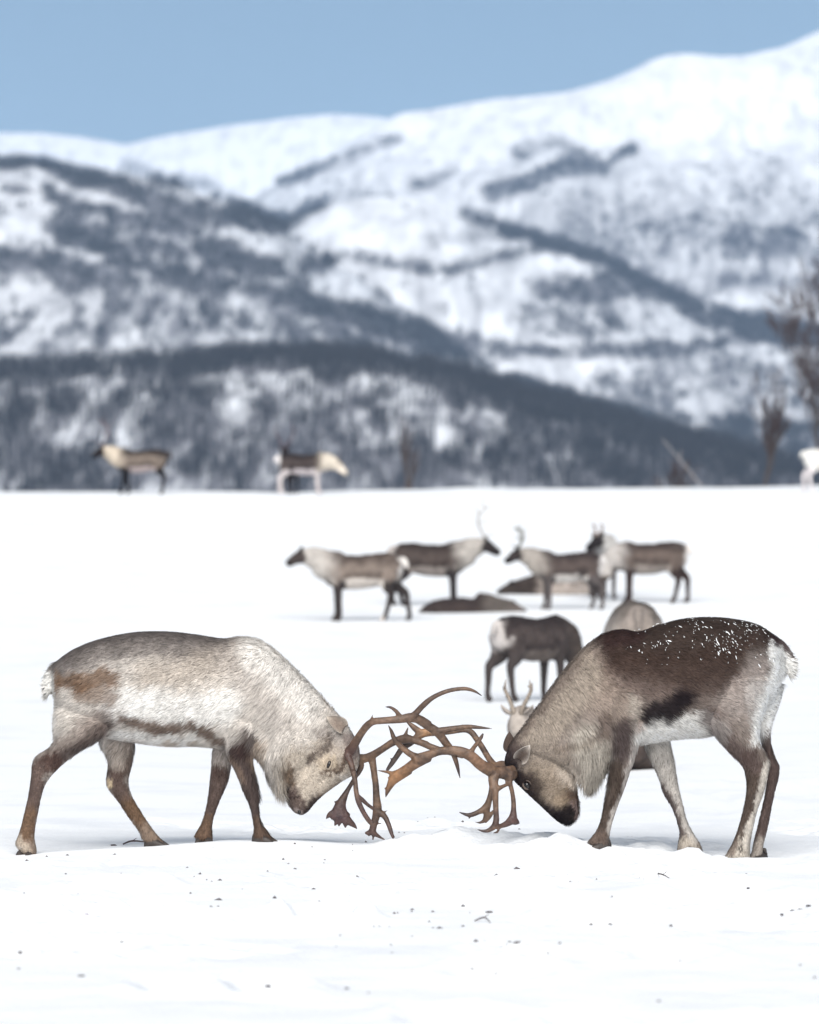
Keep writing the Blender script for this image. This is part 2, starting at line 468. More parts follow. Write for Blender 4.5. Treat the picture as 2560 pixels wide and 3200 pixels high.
def hill(name, crest, d_crest, d_front, base, seed, n_trees, tree_h, rough, line, label):
    crest = np.array(crest, float)
    cx = (crest[:, 0] * U - 1280) * d_crest / FPX
    cz = 1.5 + (1770 - crest[:, 1] * U) * d_crest / FPX
    xw = np.linspace((-900 * U - 1280) * d_crest / FPX, (2700 * U - 1280) * d_crest / FPX, 300)
    T = np.concatenate([np.linspace(0, 1, 70), 1 + np.array([.04, .1, .2, .4, .7])])
    def surf(x, t):
        zc = np.interp(x, cx, cz)
        span = d_crest - d_front
        p = np.stack([x / span, t, np.zeros_like(x)], -1)
        y = d_front + span * t + span * 0.10 * (fbm(p * 2.2, seed, 3) - 0.5) * np.clip(1 - abs(t - .5) * 2, 0, 1)
        zb = -32.0
        s = np.where(t <= 1, 0.25 * t + 0.75 * smooth(-0.15, 1.02, t), 1 - 0.6 * (t - 1) - 0.8 * (t - 1)**2)
        z = zb + (zc - zb) * s
        amp = (zc - zb) * rough * np.clip(np.minimum(t * 4, (1.15 - t) * 3), 0.12, 1)
        z = z + amp * (fbm(p * np.array([9, 7, 1]), seed + 3, 5) - 0.5) * np.where(t > 1, .4, 1)
        return y, z
    XX, TT = np.meshgrid(xw, T)
    Yw, Zw = surf(XX.ravel(), TT.ravel())
    V = np.stack([XX.ravel(), Yw, Zw], -1)
    n1, n2 = XX.shape
    I = np.arange(n1 * n2).reshape(n1, n2)
    F = np.stack([I[:-1, :-1], I[:-1, 1:], I[1:, 1:], I[1:, :-1]], -1).reshape(-1, 4)
    me = mesh_np(name, V, F)
    px, py = to_px(V)
    dens = wood_density(px / U, py / U, np.interp(py / U, line, base))
    a = me.attributes.new('brush', 'FLOAT', 'POINT')
    a.data.foreach_set('value', dens.astype(np.float32))
    o = link(name, me, M_HILL, kind='structure')
    # the wood: bare birches, each a fan of upright stems
    rng = np.random.default_rng(seed)
    m = n_trees * 6
    tx = rng.uniform((-260 * U - 1280) * d_crest / FPX, (1990 * U - 1280) * d_crest / FPX, m)
    tt = rng.uniform(0.02, 1.0, m)
    ty, tz = surf(tx, tt)
    Pw = np.stack([tx, ty, tz], -1)
    px, py = to_px(Pw)
    dn = wood_density(px / U, py / U, np.interp(py / U, line, base))
    keep = (rng.uniform(0, 1, m) < np.clip(dn * 1.05, 0, 1)**2.6) & (py < 1640)
    Pw = Pw[keep][:n_trees]
    if len(Pw) == 0: return o
    n = len(Pw); ns = 9
    H = tree_h * rng.uniform(0.55, 1.25, n)
    stem_v = []; 
    b = Pw[:, None] + np.stack([rng.normal(0, .30, (n, ns)), rng.normal(0, .30, (n, ns)), np.zeros((n, ns))], -1) * H[:, None, None]
    hh = H[:, None] * rng.uniform(0.55, 1.0, (n, ns))
    lean = np.stack([rng.normal(0, .15, (n, ns)), rng.normal(0, .15, (n, ns)), np.ones((n, ns))], -1)
    tip = b + lean * hh[..., None]
    mid = b + lean * (hh * 0.55)[..., None]
    wr = H[:, None] * rng.uniform(0.012, 0.032, (n, ns))
    b = b - np.array([0, 0, 0.5])
    ang = np.array([0, 2.094, 4.188])
    off = np.stack([np.cos(ang), np.sin(ang), 0 * ang], -1)
    ring0 = b[:, :, None] + off * (wr * 0.5)[..., None, None]
    ring1 = mid[:, :, None] + off * wr[..., None, None]
    VV = np.concatenate([ring0, ring1, tip[:, :, None]], 2).reshape(-1, 3)
    k = np.arange(n * ns) * 7
    T3 = []
    for i in range(3):
        j = (i + 1) % 3
        T3 += [np.stack([k + i, k + j, k + 3 + j], -1), np.stack([k + i, k + 3 + j, k + 3 + i], -1), np.stack([k + 3 + i, k + 3 + j, k + 6], -1)]
    F = np.concatenate(T3)
    w = link('birch_wood', mesh_np('birch_wood', VV, F), M_WOOD, smooth_shade=False, kind='stuff')
    tag(w, label, 'wood', kind='stuff')
    return o

hill('far_snow_ridge', [(-900, 300), (0, 273), (90, 275), (170, 284), (240, 296), (262, 302), (330, 288), (420, 274), (560, 256), (640, 243), (700, 236), (770, 241), (850, 250), (1000, 300), (1400, 420), (2700, 500)],
     4600, 3300, [0, 0, 0], 100, 0, 5, 0.05, [200, 400, 1000], '')
hill('snow_mountain', [(-900, 900), (200, 620), (450, 480), (600, 385), (700, 330), (780, 285), (840, 250), (900, 243), (1000, 222), (1100, 208), (1180, 198), (1260, 178), (1350, 150), (1420, 140), (1500, 137), (1580, 124), (1640, 112), (1690, 90), (1725, 76), (1850, 40), (2100, 20), (2700, 60)],
     3300, 1900, [0.0, 0.04, .20, .30, .32], 110, 8000, 4.0, 0.14, [180, 300, 400, 520, 800], 'sparse birch scrub on the white upper slopes of the right mountain')
hill('middle_hill', [(-900, 800), (300, 620), (480, 540), (600, 470), (690, 428), (770, 408), (860, 405), (930, 420), (980, 445), (1100, 490), (1250, 533), (1330, 575), (1420, 622), (1550, 672), (1725, 702), (2000, 740), (2700, 800)],
     2150, 1500, [.06, .16, .24, .30], 120, 6000, 3.6, 0.07, [400, 520, 640, 800], 'bare birches in dark streaks across the rounded hill in the middle')
hill('left_hill', [(-900, 345), (0, 334), (60, 337), (150, 354), (250, 362), (330, 378), (400, 398), (480, 428), (540, 455), (600, 488), (700, 560), (850, 650), (960, 740), (1100, 800), (1300, 860), (2700, 1000)],
     1750, 1150, [.20, .32, .37, .40], 130, 7000, 3.6, 0.08, [310, 450, 640, 800], 'bare birch wood in dark diagonal bands on the left hill')
hill('low_hill', [(-900, 760), (0, 775), (200, 765), (430, 752), (620, 745), (800, 758), (950, 785), (1100, 828), (1300, 878), (1500, 932), (1700, 998), (1900, 1040), (2700, 1100)],
     950, 560, [.50, .54, .60], 140, 3000, 3.4, 0.06, [740, 850, 1030], 'dense dark birch wood on the low hill just beyond the snow field')

# ------------------------------------------------------------------ bare trees beyond the crest
def bare_tree(px, py_top, d, lean, seed, label, spread=0.42, trunk_r=0.055, depth=5, base_py=1545, nb=3):
    rng = random.Random(seed)
    x = (px - 1280) * d / FPX
    z0 = float(field_z(np.array([x]), np.array([float(d)]))[0])
    H = 1.5 + (1770 - py_top) * d / FPX - z0
    root = thing('birch_tree', label, 'tree', (x, d, z0))
    trunk, limbs, twigs = Geo(), Geo(), Geo()
    def grow(geo_level, p, dirv, length, r, lev):
        n = 4; pts = [p]; dv = dirv.copy()
        for i in range(n):
            dv = dv + np.array([rng.gauss(0, .10), rng.gauss(0, .10), 0.05 if lev else 0.02]); dv /= np.linalg.norm(dv)
            pts.append(pts[-1] + dv * length / n)
        rr = np.linspace(r, r * (0.45 if lev < depth - 1 else 0.3), n + 1)
        g = trunk if lev == 0 else (limbs if lev < 3 else twigs)
        tube(g, pts, rr, k=6 if lev == 0 else (5 if lev < 3 else 3), n=1, dome=False)
        if lev >= depth - 1: return
        kids = nb + (4 if lev == 0 else 1)
        for i in range(kids):
            t = rng.uniform(0.28 if lev else 0.22, 1.0); j = min(int(t * n), n - 1); q = pts[j] + (pts[j+1] - pts[j]) * (t * n - j)
            a = rng.uniform(0, 2 * math.pi); s = spread * rng.uniform(.7, 1.5)
            nd = dv * 0.9 + np.array([math.cos(a) * s, math.sin(a) * s, rng.uniform(-.05, .35)]); nd /= np.linalg.norm(nd)
            grow(None, q, nd, length * rng.uniform(.42, .72), max(rr[min(j, n)] * 0.56, 0.007), lev + 1)
    d0 = np.array([lean, 0, 1.0]); d0 /= np.linalg.norm(d0)
    grow(None, np.array([0, 0, -0.15]), d0, H * 0.62, trunk_r, 0)
    link('trunk', trunk.mesh('trunk'), M_BARK, root)
    link('limbs', limbs.mesh('limbs'), M_BARK, root)
    if twigs.n:
        link('twigs', twigs.mesh('twigs'), M_TWIG, root, kind='stuff')
    return root
bare_tree(2575, 880, 150, -0.03, 3, 'tall bare dark birch at the right edge of the snow field', spread=.42, trunk_r=.05, depth=6, nb=4)
bare_tree(2385, 1200, 152, 0.0, 8, 'short bare birch left of the tall one', spread=.22, trunk_r=.06, depth=5, nb=4)
bare_tree(1290, 1300, 153, 0.0, 12, 'small faint bare sapling right of the pale spotted reindeer on the crest', spread=.13, trunk_r=.07, depth=4, nb=4)
bare_tree(2100, 1440, 154, 0.02, 15, 'low dark bare bush under the leaning pale pole', spread=.5, trunk_r=.05, depth=5, nb=4)
# leaning pole
g = Geo()
pa, pb = at(2070, 1372, 150), at(2250, 1545, 150)
pb[2] = float(field_z(pb[0:1], pb[1:2])[0]) - 0.1
o0 = np.array([pb[0], pb[1], pb[2]])
tube(g, [pb - o0, (pa + pb) / 2 - o0 + np.array([0, 0, .05]), pa - o0], [.020, .017, .012], k=8, n=4)
g2 = Geo(); tube(g2, [(pa * .7 + pb * .3) - o0, (pa * .74 + pb * .26) - o0 + np.array([.1, 0, .22])], [.016, .008], k=6, n=1)
pole = thing('leaning_pole', 'pale bare pole leaning over the dark bush on the crest', 'pole', o0)
link('stem', g.mesh('stem'), M_POLE, pole); link('broken_branch', g2.mesh('broken_branch'), M_POLE, pole)

# ------------------------------------------------------------------ reindeer tools
def lin(r, g, b, k=0.80):
    f = lambda c: ((c / 255 + 0.055) / 1.055)**2.4 if c > 10 else c / 255 / 12.92
    return np.array([f(r), f(g), f(b)]) * k

def loft(geo, f, st, D, k=24, n=5, power=1.0, end=True):
    """st rows: ax, ay, bx, by, half width (m), lateral centre (m) in frame f; ellipse sections between the two outline points"""
    S = resample(np.array(st, float), n)
    ax, ay = fr(f, S[:, 0], S[:, 1]); bx, by = fr(f, S[:, 2], S[:, 3])
    w, yc = np.maximum(S[:, 4], 0.004), S[:, 5]
    th = np.linspace(0, 2 * math.pi, k, endpoint=False)
    c, s = np.cos(th), np.sin(th)
    c = np.sign(c) * np.abs(c)**power; s = np.sign(s) * np.abs(s)**power
    mx, my = (ax + bx) / 2, (ay + by) / 2
    PX = mx[:, None] + ((ax - bx) / 2)[:, None] * c; PYY = my[:, None] + ((ay - by) / 2)[:, None] * c
    DD = D + yc[:, None] + w[:, None] * s
    R = at(PX, PYY, DD)
    if end:
        def cap(r0, r1, q):
            m0 = r0.mean(0); return m0 + (r0 - m0) * 0.55 + (m0 - r1.mean(0)) * q
        R = np.concatenate([cap(R[0], R[1], .6)[None], R, cap(R[-1], R[-2], .6)[None]])
    geo.rings(R)

def antler_path(geo, f, pts, D, flat=1.0):
    """pts rows: x, y, radius (frame px), depth offset m"""
    A = np.array(pts, float)
    px, py = fr(f, A[:, 0], A[:, 1])
    P = at(px, py, D + A[:, 3])
    r = A[:, 2] * f[2] * D / FPX * 1.07 + 0.0008
    lat = np.minimum(r * 0.95, 0.015 + 0.14 * r) * flat
    tube(geo, P, r, k=10, n=4, lat=lat)

def paint_ops(px, py, dy, base, ops, f):
    """px,py photo px of the vertices; ops: (points, radius, softness, colour, strength, side)"""
    x = (px - f[0]) / f[2]; y = (py - f[1]) / f[2]
    w = np.stack([x / 60, y / 60], -1)
    wx = x + 38 * (fbm(w, 61, 3) - 0.5); wy = y + 38 * (fbm(w, 63, 3) - 0.5)
    fine = np.stack([x / 9, y / 14], -1)
    wx = wx + 22 * (vnoise(fine, 65) - 0.5); wy = wy + 34 * (vnoise(fine, 67) - 0.5)
    C = np.tile(base, (len(x), 1))
    for pts, rad, soft, col, amt, side in ops:
        if len(pts) == 1: pts = [pts[0], (pts[0][0] + .01, pts[0][1])]
        d = seg_dist(wx, wy, pts)
        m = amt * (1 - smooth(rad - soft * .5, rad + soft, d))
        if side == 'near': m = m * (dy < -0.015)
        if side == 'far': m = m * (dy > 0.015)
        C = C * (1 - m[:, None]) + col * m[:, None]
    v = fbm(np.stack([x / 28, y / 28], -1), 71, 4); q = fbm(np.stack([(x + .35 * y) / 9, y / 40], -1), 73, 4)
    return C * ((0.8 + 0.4 * v) * (0.72 + 0.56 * q))[:, None]

def fur(root, me, origin, C, count, length, flow, name, seed, wid=0.0017):
    """strands standing on the hide: length (per vertex, m), flow (per vertex direction)"""
    rng = np.random.default_rng(seed)
    me.calc_loop_triangles()
    T = np.empty(len(me.loop_triangles) * 3, np.int32); me.loop_triangles.foreach_get('vertices', T); T = T.reshape(-1, 3)
    P = co(me); N = vnormals(me)
    a, b, c = P[T[:, 0]], P[T[:, 1]], P[T[:, 2]]
    ar = np.linalg.norm(np.cross(b - a, c - a), axis=1)
    idx = rng.choice(len(T), count, p=ar / ar.sum())
    u, v = rng.random(count), rng.random(count); fl = u + v > 1; u[fl] = 1 - u[fl]; v[fl] = 1 - v[fl]
    W = np.stack([1 - u - v, u, v], -1)
    def ip(A): return np.einsum('nk,nk...->n...', W, A[T[idx]])
    p, nn, col, ln, fd = ip(P), ip(N), ip(C), ip(length), ip(flow)
    nn /= np.linalg.norm(nn, axis=1)[:, None] + 1e-9
    fd = fd + rng.normal(0, 0.22, fd.shape)
    # tufting: neighbours lean together
    cl = np.stack([fbm(p * 22, 81, 2), fbm(p * 22, 83, 2), fbm(p * 22, 85, 2)], -1) - 0.5
    fd = fd + cl * 0.8
    fd = fd - nn * np.sum(fd * nn, 1)[:, None]
    fd /= np.linalg.norm(fd, axis=1)[:, None] + 1e-9
    L = ln * rng.uniform(0.55, 1.25, count)
    side = np.cross(nn, fd)
    w = wid * rng.uniform(0.6, 1.4, count)
    m1 = p + fd * (L * 0.5)[:, None] + nn * (L * 0.16)[:, None]
    g = np.array([0, 0, -1.0])
    m2 = p + fd * (L * 0.97)[:, None] + nn * (L * 0.20)[:, None] + g * (L * 0.10)[:, None]
    b0 = p - nn * 0.003
    sd = side * w[:, None]
    VV = np.stack([b0 - sd, b0 + sd, m1 - sd * .8, m1 + sd * .8, m2], 1).reshape(-1, 3)
    k = np.arange(count) * 5
    F = np.concatenate([np.stack([k, k+3, k+1], -1), np.stack([k, k+2, k+3], -1), np.stack([k+2, k+4, k+3], -1)])
    fm = mesh_np(name, VV, F)
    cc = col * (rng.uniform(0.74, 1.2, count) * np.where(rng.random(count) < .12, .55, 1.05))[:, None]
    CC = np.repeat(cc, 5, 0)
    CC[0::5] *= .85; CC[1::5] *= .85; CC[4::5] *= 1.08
    add_col(fm, np.clip(CC, 0, .95))
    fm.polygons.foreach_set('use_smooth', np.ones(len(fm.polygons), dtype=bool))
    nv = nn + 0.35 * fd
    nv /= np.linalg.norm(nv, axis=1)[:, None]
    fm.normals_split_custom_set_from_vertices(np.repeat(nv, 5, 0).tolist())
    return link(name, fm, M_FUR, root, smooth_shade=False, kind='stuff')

def ear_mesh(name, base, dirv, openv, length, width, rim, inner, back):
    """cupped leaf with thickness; dirv towards the tip, openv the way the cup opens"""
    dirv = np.array(dirv, float); dirv /= np.linalg.norm(dirv)
    openv = np.array(openv, float); openv -= dirv * (openv @ dirv); openv /= np.linalg.norm(openv)
    sv = np.cross(dirv, openv)
    nu, nv = 12, 11
    V, C = [], []
    for layer in (0, 1):
        for i in range(nu):
            t = i / (nu - 1)
            wd = width * 0.5 * (math.sin(math.pi * min(1, 0.16 + 0.84 * t))**0.7 + 0.02)
            for j in range(nv):
                s = -1 + 2 * j / (nv - 1)
                a = s * 1.5
                cup = (1 - math.cos(a)) * wd * 0.9
                p = np.array(base) + dirv * length * t + sv * math.sin(a) * wd + openv * (cup - 0.2 * length * t * t + (0 if layer else -0.006 * (1 - abs(s)**3) - .002))
                V.append(p)
                e = max(abs(s)**2.2, t**5)
                C.append((back if layer == 0 else inner) * (1 - e) + rim * e)
    F = []
    n = nu * nv
    for i in range(nu - 1):
        for j in range(nv - 1):
            q = (i*nv + j, i*nv + j + 1, (i+1)*nv + j + 1, (i+1)*nv + j)
            F.append(tuple(n + x for x in q)); F.append(q[::-1])
    for i in range(nu - 1):
        for j, fl in ((0, 0), (nv - 1, 1)):
            q = (i*nv + j, (i+1)*nv + j, n + (i+1)*nv + j, n + i*nv + j); F.append(q if fl else q[::-1])
    for j in range(nv - 1):
        for i, fl in ((0, 1), (nu - 1, 0)):
            q = (i*nv + j, i*nv + j + 1, n + i*nv + j + 1, n + i*nv + j); F.append(q if fl else q[::-1])
    me = mesh_np(name, np.array(V), F); add_col(me, np.array(C))
    return me

def ball(geo, c, r3, axes=None, k=12, m=8):
    th = np.linspace(0, 2*math.pi, k, endpoint=False); ph = np.linspace(0.15, math.pi - 0.15, m)
    R = np.stack([np.stack([np.sin(p)*np.cos(th), np.sin(p)*np.sin(th), np.full(k, np.cos(p))], -1) for p in ph]) * np.array(r3)
    if axes is not None: R = R @ np.array(axes)
    geo.rings(R + np.array(c))

def hoof_mesh(name, toe, heading, size=1.0, sink=0.012):
    """cloven hoof: two toes pointing along heading (unit xy), sole at toe z"""
    g = Geo()
    h = np.array([heading[0], heading[1], 0]); h /= np.linalg.norm(h); s = np.array([-h[1], h[0], 0])
    for q in (-1, 1):
        rings = []
        for (t, zt, hw) in ((-.055, .040, .014), (-.02, .052, .021), (.02, .040, .022), (.05, .022, .015), (.068, .010, .006)):
            c = np.array(toe) + h * t * size + s * q * (.021 + .006 * (t + .05) / .1) * size
            ring = []
            for a in np.linspace(0, 2*math.pi, 8, endpoint=False):
                zz = max(0, math.sin(a)) * zt * size - sink if math.sin(a) > 0 else -sink
                ring.append(c + s * math.cos(a) * hw * size + np.array([0, 0, zz]))
            rings.append(ring)
        g.rings(np.array(rings))
    for q in (-1, 1):      # dew claws
        c = np.array(toe) - h * .030 * size + s * q * .026 * size + np.array([0, 0, .05 * size])
        tube(g, [c, c - h * .02 * size - np.array([0, 0, .028 * size])], [.013 * size, .006 * size], k=7, n=1)
    return g.mesh(name)

def hero(spec):
    f, D, head_sign = spec['f'], D_HERO, spec['sign']
    hp = spec['hooves']
    org = np.array([hp[:, 0].mean(), D, hp[:, 2].mean()])
    root = thing('reindeer', spec['label'], 'reindeer', org, group='reindeer bulls locking antlers')
    g = Geo()
    loft(g, f, spec['trunk'], D, k=28, power=0.92)
    loft(g, f, spec['head'], D, k=24, power=0.9)
    for st in spec['legs']: loft(g, f, st, D, k=18)
    for st in spec.get('extra', []): loft(g, f, st, D, k=16)
    g.V = [v - org for v in g.V]
    me = remesh(g.mesh('body'), 0.0085, 5, 0.5)
    P = co(me); N = vnormals(me)
    px, py = to_px(P + org)
    dy = P[:, 1]
    C = paint_ops(px, py, dy, spec['base'], spec['paint'], f)
    add_col(me, C)
    x = (px - f[0]) / f[2]; y = (py - f[1]) / f[2]
    Lh = spec['length'](x, y)
    me2_P = P - N * (Lh * 0.16)[:, None]
    me.vertices.foreach_set('co', me2_P.astype(np.float32).ravel()); me.update()
    body = link('body', me, M_BODY, root)
    fl = spec['flow'](x, y, P)
    fur(root, me, org, C, spec['strands'], Lh, fl, 'fur', spec['seed'])
    for nm, paths in spec['antlers']:
        ag = Geo()
        for ff, pts in paths: antler_path(ag, ff, pts, D)
        ag.V = [v - org for v in ag.V]
        am = remesh(ag.mesh('antler'), 0.0042, 3, 0.5)
        AP = co(am); apx, apy = to_px(AP + org)
        tipness = np.zeros(len(AP))
        n1 = fbm(AP * 14, 91, 4); n2 = fbm(AP * 45, 93, 3)
        c1, c2, c3 = lin(112, 89, 73), lin(84, 67, 57), lin(134, 106, 82)
        m = smooth(.35, .65, n1)[:, None]
        AC = c1 * m + c2 * (1 - m)
        m = (smooth(.6, .8, n2) * .5)[:, None]
        AC = AC * (1 - m) + c3 * m
        for (bx, by, br, cc, amt) in spec['antler_spots'][nm]:
            m = (amt * np.exp(-((apx - bx)**2 + (apy - by)**2) / (2 * br * br)))[:, None]
            AC = AC * (1 - m) + cc * m
        add_col(am, AC)
        link('antler', am, M_ANTLER, root)
    for e in spec['ears']:
        b = at(*fr(f, *e['base']), D + e['dy']) - org
        link('ear', ear_mesh('ear', b, e['dir'], e['open'], e['len'], e['wid'], e['rim'], e['inner'], e['back']), M_EAR, root)
    for q in (-1, 1):
        c = at(*fr(f, *spec['eye']), D + q * spec['eye_w']) - org
        a = spec['eye_ang']; ax = np.array([[math.cos(a), 0, math.sin(a)], [0, 1, 0], [-math.sin(a), 0, math.cos(a)]])
        eg = Geo(); ball(eg, c, spec['eye_r'], ax); eye = link('eye', eg.mesh('eye'), M_EYE, root)
        lg = Geo()
        # upper and lower lid: short arcs round the eyeball
        for (a0, a1, rr) in spec['lids']:
            pts = []
            for t in np.linspace(a0, a1, 7):
                v = np.array([math.cos(t) * spec['eye_r'][0] * 1.25, q * spec['eye_r'][1] * 0.55, math.sin(t) * spec['eye_r'][2] * 1.25]) @ ax
                pts.append(c + v)
            tube(lg, pts, [rr * .4, rr * .8, rr, rr, rr, rr * .8, rr * .4], k=7, n=2)
        link('eyelid', lg.mesh('eyelid'), spec.get('lid_mat', M_LID), eye)
    for q in (-1, 1):
        c = at(*fr(f, *spec['nostril']), D + q * 0.036) - org
        ng = Geo(); ball(ng, c, (.010, .010, .016)); link('nostril', ng.mesh('nostril'), M_NOSTRIL, root)
    for p, hd in zip(hp, spec['headings']):
        link('hoof', hoof_mesh('hoof', p - org, hd, 1.0), M_HOOF, root)
    return root, body, org, me

